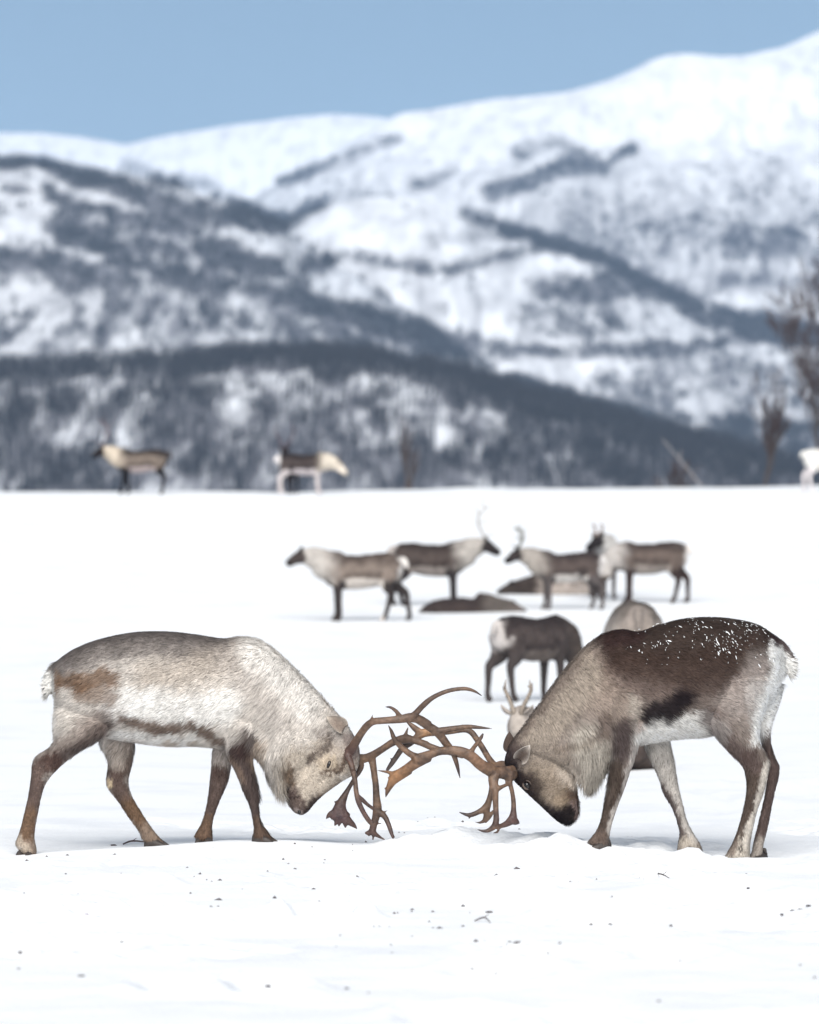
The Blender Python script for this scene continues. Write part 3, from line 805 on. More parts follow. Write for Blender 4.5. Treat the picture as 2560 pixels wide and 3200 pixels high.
# ---- pale bull on the left (frame F1) --------------------------------------
L_light = lin(222, 214, 206); L_grey = lin(112, 104, 101); L_white = lin(246, 243, 239, .84); L_beige = lin(186, 173, 158)
L_brown = lin(116, 88, 66); L_leg = lin(88, 70, 64); L_dark = lin(72, 57, 54); L_foot = lin(116, 92, 72); L_mid = lin(150, 138, 128)
left = dict(
    f=F1, sign=1, seed=201, strands=150000, hooves=HOOVES[:4],
    headings=[(-.35, -1), (.9, -.3), (.9, -.4), (-.2, -1)],
    label='pale grey bull reindeer on the left with a brown hip patch and lowered head',
    trunk=[(238, 262, 242, 390, .05, 0), (262, 232, 262, 500, .145, 0), (340, 180, 360, 560, .215, 0), (450, 138, 490, 585, .235, 0), (600, 108, 600, 604, .27, 0),
           (750, 104, 755, 622, .285, 0), (880, 117, 885, 622, .275, 0), (1000, 134, 990, 632, .25, 0), (1090, 127, 1075, 640, .235, 0),
           (1180, 146, 1140, 668, .215, 0), (1262, 205, 1175, 715, .19, 0), (1345, 288, 1200, 760, .17, 0), (1425, 368, 1235, 795, .15, 0),
           (1495, 445, 1275, 790, .125, 0), (1560, 520, 1320, 760, .10, 0), (1592, 575, 1370, 740, .08, 0)],
    head=[(1585, 560, 1400, 560, .075, 0), (1618, 640, 1335, 640, .088, 0), (1602, 735, 1292, 705, .088, 0), (1535, 782, 1284, 765, .076, 0),
          (1460, 836, 1280, 815, .064, 0), (1410, 884, 1282, 852, .058, 0), (1385, 915, 1297, 888, .05, 0), (1358, 932, 1318, 915, .03, 0)],
    extra=[[(262, 238, 236, 246, .03, 0), (248, 290, 208, 290, .035, 0), (235, 350, 196, 350, .03, 0), (224, 395, 198, 400, .018, 0), (215, 412, 206, 414, .006, 0)],
           [(1420, 700, 1160, 640, .09, 0), (1360, 760, 1180, 740, .10, 0), (1320, 800, 1225, 800, .07, 0), (1290, 812, 1255, 818, .03, 0)]],
    legs=[
        [(500, 400, 262, 380, .06, -.05), (515, 480, 244, 450, .10, -.085), (500, 555, 238, 520, .115, -.105), (440, 600, 240, 590, .10, -.12), (370, 640, 215, 628, .075, -.13), (300, 690, 162, 662, .055, -.13), (245, 742, 143, 702, .042, -.13),
         (207, 792, 137, 762, .036, -.13), (188, 850, 124, 850, .032, -.13), (174, 920, 107, 920, .030, -.13), (161, 985, 92, 985, .032, -.13), (158, 1035, 76, 1032, .040, -.13), (166, 1078, 66, 1062, .048, -.13), (168, 1106, 92, 1100, .046, -.13)],
        [(620, 520, 440, 520, .10, .10), (612, 600, 446, 600, .09, .115), (606, 650, 468, 645, .07, .125), (592, 715, 484, 695, .055, .13), (580, 775, 474, 778, .045, .13), (590, 830, 488, 818, .04, .13),
         (622, 890, 528, 868, .033, .13), (660, 950, 572, 935, .03, .13), (698, 1005, 620, 1000, .032, .13), (728, 1038, 640, 1045, .038, .13), (742, 1056, 680, 1066, .036, .13)],
        [(1175, 520, 1000, 500, .10, -.13), (1158, 590, 1008, 580, .085, -.13), (1146, 640, 1016, 640, .065, -.125), (1142, 700, 1038, 695, .05, -.12), (1158, 765, 1066, 762, .045, -.115), (1168, 830, 1094, 830, .04, -.11),
         (1165, 880, 1117, 882, .032, -.11), (1172, 930, 1130, 934, .028, -.11), (1186, 972, 1138, 978, .03, -.11), (1208, 1004, 1137, 1012, .038, -.11), (1228, 1034, 1138, 1040, .042, -.11)],
        [(1060, 540, 960, 540, .08, .12), (1040, 620, 956, 620, .065, .12), (1040, 700, 950, 700, .05, .12), (1030, 770, 942, 762, .043, .12), (1006, 830, 936, 822, .038, .12), (984, 880, 927, 880, .03, .12),
         (966, 930, 916, 928, .028, .12), (956, 972, 902, 968, .03, .12), (956, 1010, 882, 1004, .037, .12), (958, 1036, 870, 1030, .042, .12), (956, 1048, 905, 1042, .035, .12)],
    ],
    base=L_light,
    paint=[
        ([(290, 230), (450, 165), (600, 135), (750, 130), (900, 155), (1010, 160)], 70, 70, L_grey, .85, None),
        ([(300, 215), (450, 150), (600, 115), (750, 112), (880, 125), (1000, 145)], 22, 25, lin(96, 88, 86), .6, None),
        ([(700, 300), (900, 270), (1050, 230)], 50, 70, lin(182, 170, 158), .7, None),
        ([(1050, 230), (1150, 330), (1250, 480)], 50, 60, lin(188, 180, 174), .5, None),
        ([(540, 430), (700, 425), (900, 470), (1040, 430)], 62, 44, L_white, .92, None),
        ([(1180, 190), (1280, 270), (1400, 400)], 60, 60, lin(238, 234, 229, .80), .8, None),
        ([(280, 330), (400, 315), (520, 305)], 34, 22, L_brown, .85, None),
        ([(380, 360), (480, 380), (520, 400)], 34, 26, L_brown, .7, None),
        ([(260, 290), (265, 350)], 24, 20, lin(140, 110, 84), .5, None),
        ([(270, 440), (300, 520), (260, 600)], 45, 40, lin(205, 198, 190), .6, None),
        ([(470, 500), (420, 540), (340, 610), (250, 650)], 48, 50, lin(120, 104, 96), .75, None),
        ([(500, 530), (420, 595), (320, 650), (230, 690)], 26, 26, L_dark, .75, 'near'),
        ([(570, 485), (650, 520), (740, 542), (820, 530), (880, 520), (940, 555), (1000, 600)], 22, 18, lin(108, 88, 76), .9, None),
        ([(540, 575), (620, 580), (750, 592), (900, 592)], 20, 16, L_white, .85, None),
        ([(740, 615), (900, 612)], 8, 10, lin(190, 170, 150), .6, None),
        # legs
        ([(250, 690), (160, 720), (155, 800), (140, 900), (130, 1000)], 40, 30, L_leg, .95, 'near'),
        ([(130, 940), (120, 1040), (135, 1090)], 40, 40, L_foot, .8, 'near'),
        ([(85, 1050), (110, 1085)], 20, 14, lin(190, 176, 160), .7, 'near'),
        ([(560, 600), (540, 680)], 70, 30, lin(165, 152, 142), .8, 'far'),
        ([(600, 640), (580, 720)], 22, 24, lin(110, 92, 84), .8, 'far'),
        ([(525, 760), (545, 830), (620, 930)], 46, 40, L_leg, .95, 'far'),
        ([(600, 900), (660, 990), (700, 1050)], 50, 40, L_foot, .85, 'far'),
        ([(496, 792)], 11, 8, lin(215, 195, 165), .9, 'far'),
        ([(1140, 580), (1100, 620)], 34, 30, L_dark, .85, 'near'),
        ([(1085, 640), (1100, 740), (1130, 840), (1145, 930), (1165, 1020)], 50, 24, L_dark, .95, 'near'),
        ([(1050, 660), (1075, 760)], 14, 14, lin(150, 128, 112), .6, 'near'),
        ([(1150, 980), (1180, 1035)], 36, 24, lin(104, 84, 70), .7, 'near'),
        ([(990, 620), (980, 700)], 60, 20, lin(176, 166, 160), .9, 'far'),
        ([(985, 760), (960, 860), (935, 950), (915, 1020)], 52, 40, L_leg, .95, 'far'),
        ([(930, 960), (900, 1035)], 40, 24, L_foot, .6, 'far'),
        ([(1190, 600), (1150, 670)], 20, 26, lin(190, 165, 140), .5, None),
        # head
        ([(1340, 720), (1420, 760), (1400, 840)], 90, 50, L_beige, .85, None),
        ([(1450, 640), (1560, 700)], 50, 40, lin(164, 149, 133), .7, None),
        ([(1590, 590), (1600, 650)], 34, 30, lin(110, 95, 92), .8, None),
        ([(1470, 550), (1540, 600)], 30, 30, lin(130, 118, 112), .5, None),
        ([(1475, 702)], 34, 18, lin(196, 180, 160), .8, None),
        ([(1392, 692), (1420, 655), (1470, 622)], 12, 14, lin(100, 88, 82), .85, None),  # crease above the eye, its shade painted into the coat
        ([(1478, 690), (1470, 718)], 5, 6, lin(40, 32, 30), .9, None),
        ([(1455, 748), (1505, 738), (1545, 695), (1548, 655)], 9, 11, lin(84, 68, 58), .9, None),  # shaded crease below the eye, painted as a dark line
        ([(1490, 560), (1470, 600)], 10, 14, lin(80, 70, 66), .8, None),  # shade in the crease at the ear, painted dark
        ([(1288, 715), (1300, 760), (1306, 790)], 14, 18, lin(104, 84, 68), .85, None),
        ([(1298, 840), (1318, 890), (1350, 915)], 34, 24, lin(92, 78, 73), .95, None),
        ([(1420, 870), (1385, 915)], 24, 24, lin(58, 47, 44), .95, None),
        ([(1300, 830), (1290, 860)], 9, 10, lin(60, 48, 46), .8, None),
        ([(1440, 850), (1520, 785)], 8, 12, lin(130, 112, 94), .5, None),
        ([(1320, 905), (1345, 925)], 9, 8, lin(190, 176, 172), .6, None),
        ([(1288, 866), (1332, 850)], 4, 5, lin(52, 42, 40), .9, None),
        # tail
        ([(235, 290), (210, 400)], 26, 14, lin(236, 234, 230), .95, None),
        ([(236, 420), (236, 600)], 12, 14, L_white, .6, None),
    ],
    length=lambda x, y: np.clip((0.044 - np.maximum(0.027 * smooth(650, 730, y) * (x < 1170), 0.034 * smooth(1230, 1330, x) * smooth(480, 600, y))) + 0.09 * np.exp(-(((x - 1215) / 90)**2 + ((y - 770) / 80)**2)) * (x < 1275)
                                + 0.02 * smooth(1050, 1200, x) * (y < 640) * (x < 1480), .009, .14) * np.where((x < 330) & (y > 600), .5, 1),
    flow=lambda x, y, P: np.stack([-(1 - smooth(560, 760, y)) * 1.0 - 0.05, np.zeros_like(x), -0.35 - 0.9 * smooth(480, 720, y) - 0.5 * smooth(1050, 1250, x)], -1)
        + (smooth(1240, 1350, x) * smooth(500, 620, y))[:, None] * np.array([0.75, 0, 1.35]),
    antlers=[], antler_spots={},
    ears=[dict(base=(1545, 545), dy=-.075, dir=(-.62, -.42, .52), open=(.30, -.85, .05), len=.115, wid=.08, rim=lin(206, 196, 184), inner=lin(140, 126, 116), back=lin(176, 166, 158)),
          dict(base=(1545, 545), dy=.075, dir=(-.62, .42, .52), open=(.30, .85, .05), len=.115, wid=.08, rim=lin(206, 196, 184), inner=lin(140, 126, 116), back=lin(176, 166, 158))],
    eye=(1478, 702), eye_w=.078, eye_r=(.011, .020, .024), eye_ang=-0.35, lids=[(1.9, 4.4, .006), (-1.2, 1.2, .006)], lid_mat=M_LID_PALE,
    nostril=(1345, 915),
)
FA = (1040, 2120, 300 / 1725); FB = (1280, 2120, 360 / 1725); FC = (1000, 2380, 280 / 1725); FD = (1400, 2400, 300 / 1725)
left['antlers'] = [
    ('near', [
        (FA, [(250, 1360, 95, -.06), (330, 1280, 85, -.08), (410, 1150, 72, -.12), (510, 990, 62, -.17), (620, 850, 62, -.21), (740, 775, 58, -.235), (950, 755, 58, -.25), (1200, 735, 66, -.25), (1400, 705, 80, -.24), (1560, 740, 75, -.22), (1725, 840, 74, -.20)]),
        (FA, [(1400, 710, 60, -.24), (1500, 620, 52, -.25), (1600, 510, 48, -.26), (1720, 400, 45, -.27)]),
        (FB, [(200, 410, 40, -.265), (283, 333, 36, -.27), (400, 258, 32, -.275), (560, 192, 30, -.28), (720, 160, 28, -.275), (860, 157, 26, -.27), (980, 195, 18, -.26), (1085, 262, 6, -.25)]),
        (FA, [(1210, 690, 42, -.25), (1140, 590, 32, -.26), (1040, 522, 22, -.27), (945, 512, 8, -.28)]),
        (FA, [(670, 790, 28, -.22), (700, 720, 18, -.225), (722, 645, 6, -.23)]),
        (FB, [(110, 600, 62, -.215), (250, 695, 58, -.20), (390, 785, 62, -.19), (480, 880, 58, -.18), (560, 990, 54, -.17), (640, 1090, 46, -.16), (680, 1190, 36, -.155), (720, 1330, 26, -.15), (757, 1498, 6, -.14)]),
        (FB, [(390, 790, 46, -.19), (560, 768, 44, -.185), (700, 745, 38, -.18), (880, 724, 32, -.175), (1050, 736, 22, -.17), (1238, 753, 6, -.165)]),
        (FA, [(250, 1360, 60, -.07), (310, 1480, 52, -.09), (355, 1620, 48, -.11), (400, 1800, 46, -.13)]),
        (FC, [(645, 190, 46, -.13), (680, 400, 44, -.135), (700, 580, 44, -.14), (740, 760, 48, -.14), (830, 960, 44, -.135), (930, 1120, 44, -.12), (1000, 1200, 40, -.10)]),
        (FC, [(740, 680, 44, -.14), (820, 740, 40, -.12), (920, 830, 32, -.09), (1030, 910, 30, -.06)]),
    ]),
    ('far', [
        (FA, [(400, 1440, 90, .05), (560, 1440, 76, .07), (700, 1390, 68, .09), (900, 1265, 58, .13), (1100, 1140, 64, .17), (1300, 1090, 80, .2), (1450, 1110, 62, .21), (1700, 1190, 55, .21)]),
        (FB, [(150, 950, 46, .21), (330, 1030, 46, .2), (500, 1085, 42, .18), (640, 1120, 38, .16), (800, 1180, 22, .14)]),
        (FA, [(1290, 1060, 44, .2), (1320, 980, 26, .21), (1357, 875, 7, .22)]),
        (FA, [(700, 1440, 70, .09), (735, 1600, 54, .09), (755, 1800, 54, .085)]),
        (FC, [(1015, 40, 60, .085), (1050, 250, 56, .08), (1075, 450, 58, .08), (1090, 700, 66, .08), (1105, 900, 84, .08), (1080, 1060, 70, .085), (1040, 1200, 66, .09), (1000, 1340, 62, .095), (905, 1375, 34, .1), (880, 1360, 18, .1)]),
        (FC, [(1010, 1330, 60, .09), (1060, 1390, 44, .09), (1150, 1450, 26, .1), (1265, 1512, 6, .1)]),
        (FC, [(1020, 1360, 44, .095), (1025, 1440, 20, .095), (1020, 1505, 14, .095)]),
        (FC, [(960, 1370, 40, .095), (940, 1420, 24, .095)]),
        (FC, [(1120, 960, 66, .08), (1240, 1050, 52, .07), (1310, 1180, 44, .06), (1360, 1320, 40, .05), (1395, 1430, 28, .045), (1418, 1505, 8, .04)]),
        (FC, [(1380, 1380, 26, .05), (1450, 1470, 6, .05)]),
        (FC, [(1200, 975, 16, .08), (1255, 962, 14, .07), (1302, 938, 6, .06)]),
        (FC, [(1080, 1195, 16, .09), (1140, 1195, 13, .08), (1197, 1183, 6, .07)]),
        # shovel tine low in front of the face
        (FA, [(400, 1440, 60, .05), (520, 1560, 44, .06), (450, 1720, 40, .06)]),
        (FC, [(790, 90, 40, .06), (710, 250, 40, .06), (630, 390, 38, .055), (540, 540, 42, .05), (460, 690, 66, .045), (400, 830, 100, .04), (380, 960, 150, .04), (390, 1050, 190, .04)]),
        (FC, [(300, 960, 60, .04), (190, 1020, 46, .04), (115, 1105, 8, .04)]),
        (FC, [(260, 1020, 44, .04), (215, 1112, 8, .04)]),
        (FC, [(340, 1100, 50, .04), (310, 1180, 34, .04), (285, 1238, 10, .04)]),
        (FC, [(390, 1130, 50, .04), (365, 1245, 12, .04)]),
        (FC, [(480, 1130, 60, .04), (490, 1220, 36, .04), (488, 1280, 8, .04)]),
        (FC, [(480, 1080, 90, .04), (570, 1160, 66, .045), (650, 1225, 42, .05), (722, 1300, 7, .05)]),
        (FC, [(350, 780, 34, .04), (275, 772, 8, .04)]),
    ]),
]
DK = lin(52, 42, 48)
left['antler_spots'] = {
    'near': [(*fr(FA, 950, 520), 16, DK, .9), (*fr(FB, 750, 1450), 22, DK, .9), (*fr(FB, 1085, 262), 16, DK, .8), (*fr(FB, 1235, 752), 14, DK, .7), (*fr(FC, 800, 950), 40, lin(84, 64, 66), .6), (*fr(FA, 330, 1350), 30, lin(84, 62, 58), .8)],
    'far': [(*fr(FC, 400, 1100), 50, lin(66, 48, 52), .9), (*fr(FC, 540, 540), 22, lin(70, 56, 56), .8), (*fr(FC, 1390, 1400), 26, lin(78, 58, 58), .8), (*fr(FC, 1000, 1400), 26, lin(84, 64, 60), .8), (*fr(FC, 720, 200), 18, lin(60, 48, 46), .8)],
}
hero(left)

# ---- dark bull on the right (frame F2) --------------------------------------
R_base = lin(152, 140, 132); R_back = lin(58, 46, 41); R_pale = lin(214, 208, 200); R_neck = lin(170, 158, 145); R_leg = lin(82, 70, 63)
R_black = lin(34, 27, 31); R_face = lin(140, 126, 111)
right = dict(
    f=F2, sign=-1, seed=301, strands=150000, hooves=HOOVES[4:],
    headings=[(-.9, -.4), (.3, -1), (-.6, -.8), (-.7, -.7)],
    label='dark backed bull reindeer on the right with snow flecked back and black face stripe',
    trunk=[(1545, 190, 1565, 330, .06, 0), (1495, 138, 1505, 470, .15, 0), (1420, 98, 1405, 560, .205, 0), (1300, 75, 1295, 605, .245, 0), (1190, 70, 1190, 632, .275, 0),
           (1080, 80, 1085, 640, .285, 0), (975, 108, 990, 652, .275, 0), (885, 136, 915, 664, .255, 0), (800, 127, 850, 682, .235, 0), (715, 150, 800, 715, .215, 0),
           (630, 212, 770, 760, .19, 0), (558, 290, 735, 805, .165, 0), (480, 390, 690, 845, .145, 0), (412, 485, 650, 858, .13, 0), (352, 568, 600, 820, .115, 0), (300, 640, 540, 770, .10, 0), (275, 680, 480, 720, .085, 0)],
    head=[(282, 670, 470, 640, .075, 0), (262, 745, 555, 735, .09, 0), (298, 822, 592, 795, .09, 0), (358, 884, 602, 845, .078, 0), (425, 946, 606, 895, .064, 0), (485, 1002, 614, 945, .058, 0), (525, 1032, 612, 990, .05, 0), (558, 1044, 592, 1022, .03, 0)],
    extra=[[(1500, 140, 1480, 190, .04, 0), (1560, 185, 1530, 235, .04, 0), (1600, 245, 1562, 300, .035, 0), (1606, 300, 1572, 345, .02, 0), (1600, 345, 1590, 360, .008, 0)],
           [(560, 700, 760, 700, .10, 0), (580, 770, 752, 765, .10, 0), (620, 830, 720, 815, .07, 0), (645, 866, 675, 864, .03, 0)]],
    legs=[
        [(735, 420, 905, 420, .11, -.15), (745, 540, 905, 540, .10, -.15), (752, 640, 895, 640, .075, -.14), (755, 720, 872, 720, .055, -.13), (743, 800, 846, 800, .046, -.125), (735, 870, 822, 870, .04, -.12), (722, 940, 795, 940, .032, -.12),
         (708, 1010, 771, 1010, .028, -.12), (690, 1058, 758, 1060, .032, -.12), (664, 1095, 752, 1095, .04, -.12), (648, 1120, 750, 1130, .042, -.12), (690, 1138, 748, 1144, .036, -.12)],
        [(900, 560, 1040, 540, .09, .12), (905, 655, 1036, 640, .07, .12), (945, 750, 1056, 750, .05, .12), (980, 830, 1069, 830, .042, .12), (998, 890, 1081, 888, .036, .12), (1040, 960, 1096, 950, .03, .12), (1062, 1020, 1112, 1012, .028, .12),
         (1074, 1075, 1140, 1070, .034, .12), (1066, 1130, 1172, 1120, .044, .12), (1064, 1165, 1186, 1158, .046, .12), (1085, 1180, 1180, 1174, .04, .12)],
        [(1150, 380, 1500, 350, .13, -.11), (1165, 480, 1488, 440, .13, -.12), (1205, 580, 1455, 560, .11, -.13), (1250, 642, 1450, 645, .085, -.135), (1310, 705, 1478, 700, .065, -.14), (1362, 758, 1496, 745, .048, -.14), (1382, 820, 1490, 808, .04, -.14), (1383, 890, 1470, 888, .035, -.14),
         (1368, 970, 1440, 970, .03, -.14), (1348, 1045, 1421, 1050, .032, -.14), (1325, 1110, 1408, 1118, .042, -.14), (1296, 1165, 1406, 1165, .05, -.14), (1275, 1198, 1405, 1196, .05, -.14), (1305, 1214, 1385, 1210, .04, -.14)],
        [(1400, 400, 1562, 380, .10, .10), (1410, 480, 1540, 470, .10, .11), (1430, 560, 1508, 560, .08, .12), (1450, 640, 1500, 640, .06, .13), (1470, 710, 1520, 715, .05, .13), (1485, 770, 1542, 768, .042, .13), (1480, 830, 1538, 820, .038, .13), (1470, 900, 1520, 892, .032, .13), (1452, 980, 1502, 980, .03, .13),
         (1435, 1050, 1486, 1060, .032, .13), (1420, 1110, 1470, 1120, .04, .13), (1410, 1160, 1464, 1165, .046, .13), (1395, 1195, 1462, 1195, .044, .13)],
    ],
    base=R_base,
    paint=[
        ([(760, 330), (900, 360), (1100, 380), (1250, 330)], 90, 60, lin(108, 92, 86), .8, None),
        ([(790, 170), (950, 190), (1100, 170), (1250, 160), (1400, 180), (1480, 230)], 100, 50, R_back, .95, None),
        ([(800, 270), (960, 310), (1100, 310), (1260, 270), (1380, 250)], 60, 60, lin(66, 52, 46), .85, None),
        ([(1120, 380), (1240, 340)], 50, 50, lin(76, 62, 56), .7, None),
        ([(720, 180), (780, 150), (860, 145)], 36, 34, lin(60, 44, 42), .9, None),
        ([(640, 260), (690, 320), (700, 400)], 40, 50, lin(128, 112, 102), .6, None),
        ([(1320, 470), (1410, 390), (1450, 300)], 70, 60, lin(172, 161, 155), .8, None),
        ([(1430, 420), (1455, 540)], 50, 44, lin(200, 194, 190), .8, None),
        ([(770, 480), (700, 430)], 66, 60, lin(172, 156, 144), .7, None),
        ([(845, 460), (870, 540), (880, 600)], 30, 26, lin(205, 194, 182), .8, None),
        ([(920, 610), (1050, 595), (1180, 575), (1225, 600)], 62, 22, lin(250, 247, 242, .9), .97, None),
        ([(925, 520), (1000, 505), (1080, 450)], 44, 34, R_black, .95, None),
        ([(880, 590), (885, 560)], 14, 14, lin(170, 130, 110), .5, None),
        ([(1535, 210), (1545, 300), (1520, 400), (1485, 480), (1450, 600)], 50, 26, lin(252, 250, 246, .92), .97, None),
        ([(1500, 150), (1560, 195), (1598, 255)], 15, 10, lin(66, 44, 44), .95, None),
        ([(600, 330), (500, 450), (420, 570)], 90, 50, R_neck, .8, None),
        ([(600, 260), (480, 400), (380, 540), (310, 640)], 18, 20, lin(112, 98, 92), .6, None),
        ([(640, 640), (700, 740), (680, 820)], 70, 50, lin(200, 192, 180), .8, None),
        ([(510, 680), (620, 650), (720, 600)], 12, 22, lin(120, 104, 90), .5, None),
        ([(720, 540), (700, 580)], 34, 34, lin(100, 86, 80), .7, None),
        ([(810, 580), (800, 680)], 44, 34, lin(78, 66, 66), .85, 'near'),
        ([(790, 760), (770, 880), (730, 1000), (700, 1090)], 38, 24, R_leg, .95, 'near'),
        ([(880, 660), (862, 740), (830, 840), (795, 930), (768, 1020), (752, 1080)], 15, 12, lin(208, 200, 194), .9, 'near'),
        ([(690, 1090), (730, 1130)], 30, 24, lin(120, 104, 96), .6, 'near'),
        ([(980, 680), (1020, 780), (1050, 900), (1110, 1060)], 62, 20, lin(196, 190, 184), .95, 'far'),
        ([(985, 850), (1030, 930), (1060, 1010), (1085, 1090)], 20, 16, lin(80, 66, 64), .9, 'far'),
        ([(1100, 1120), (1140, 1170)], 34, 20, lin(180, 170, 158), .8, 'far'),
        ([(1120, 1160)], 16, 10, lin(50, 42, 42), .9, 'far'),
        ([(1210, 540), (1270, 640), (1350, 730)], 48, 40, lin(106, 90, 86), .8, 'near'),
        ([(1400, 700), (1420, 780)], 46, 30, lin(92, 76, 72), .85, 'near'),
        ([(1420, 820), (1400, 920), (1375, 1020), (1345, 1110)], 34, 18, R_leg, .95, 'near'),
        ([(1482, 750), (1465, 850), (1440, 940), (1412, 1030), (1395, 1110)], 17, 12, lin(222, 214, 204), .95, 'near'),
        ([(1360, 1140), (1370, 1190), (1310, 1195)], 40, 20, lin(205, 196, 184), .85, 'near'),
        ([(1335, 1120), (1310, 1170)], 18, 14, lin(110, 92, 82), .7, 'near'),
        ([(1368, 1148)], 12, 9, lin(40, 34, 36), .95, 'near'),
        ([(1500, 640), (1510, 760), (1500, 850), (1470, 980), (1440, 1100)], 46, 20, lin(100, 84, 80), .95, 'far'),
        ([(1455, 1120), (1440, 1180)], 24, 24, lin(190, 180, 170), .8, 'far'),
        # head
        ([(420, 840), (500, 860), (540, 920)], 90, 50, R_face, .85, None),
        ([(560, 800), (590, 830)], 36, 34, lin(206, 193, 180), .8, None),
        ([(440, 720), (520, 740)], 50, 50, lin(150, 138, 126), .7, None),
        ([(270, 700), (285, 770), (330, 850)], 44, 30, R_black, .95, None),
        ([(330, 700), (300, 660)], 34, 30, lin(88, 76, 72), .8, None),
        ([(300, 820), (360, 890), (430, 960), (510, 1030)], 26, 44, R_black, .97, None),
        ([(370, 835), (400, 860)], 44, 40, lin(52, 43, 42), .85, None),
        ([(530, 1000), (556, 975), (565, 1030)], 40, 34, lin(24, 19, 23), .97, None),
        ([(600, 900), (575, 890)], 26, 20, lin(74, 54, 46), .85, None),
        ([(585, 930), (600, 980), (605, 1010)], 7, 7, lin(150, 130, 128), .7, None),
        ([(612, 958), (572, 938)], 4, 5, lin(30, 24, 26), .95, None),
        ([(520, 920), (540, 900)], 26, 24, lin(156, 138, 118), .6, None),
    ],
    length=lambda x, y: np.clip((0.038 - np.maximum(0.021 * smooth(700, 780, y) * (x > 640), 0.027 * (1 - smooth(500, 640, x)) * smooth(580, 700, y))) + 0.09 * np.exp(-(((x - 680) / 80)**2 + ((y - 800) / 90)**2)) * (x > 610) * (y > 640)
                                + 0.012 * (x < 700) * (y < 600) + 0.03 * np.exp(-(((x - 1570) / 40)**2 + ((y - 290) / 60)**2)), .009, .14),
    flow=lambda x, y, P: np.stack([(1 - smooth(560, 760, y)) * 1.0 + 0.05, np.zeros_like(x), -0.35 - 0.9 * smooth(480, 720, y) - 0.4 * (1 - smooth(600, 800, x))], -1)
        + ((1 - smooth(540, 640, x - .25 * (y - 800))) * smooth(600, 740, y))[:, None] * np.array([-0.8, 0, 1.35]),
    antlers=[], antler_spots={},
    ears=[dict(base=(330, 735), dy=-.085, dir=(.45, -.62, .62), open=(-.35, -.85, -.45), len=.105, wid=.078, rim=lin(212, 203, 194), inner=lin(88, 76, 70), back=lin(150, 138, 130)),
          dict(base=(310, 690), dy=.085, dir=(-.25, .75, .5), open=(-.35, .85, -.45), len=.13, wid=.08, rim=lin(90, 78, 72), inner=lin(60, 50, 48), back=lin(80, 68, 62))],
    eye=(368, 852), eye_w=.076, eye_r=(.016, .022, .020), eye_ang=0.6, lids=[(2.2, 4.3, .006), (-.4, 1.2, .004)],
    nostril=(565, 1008),
)
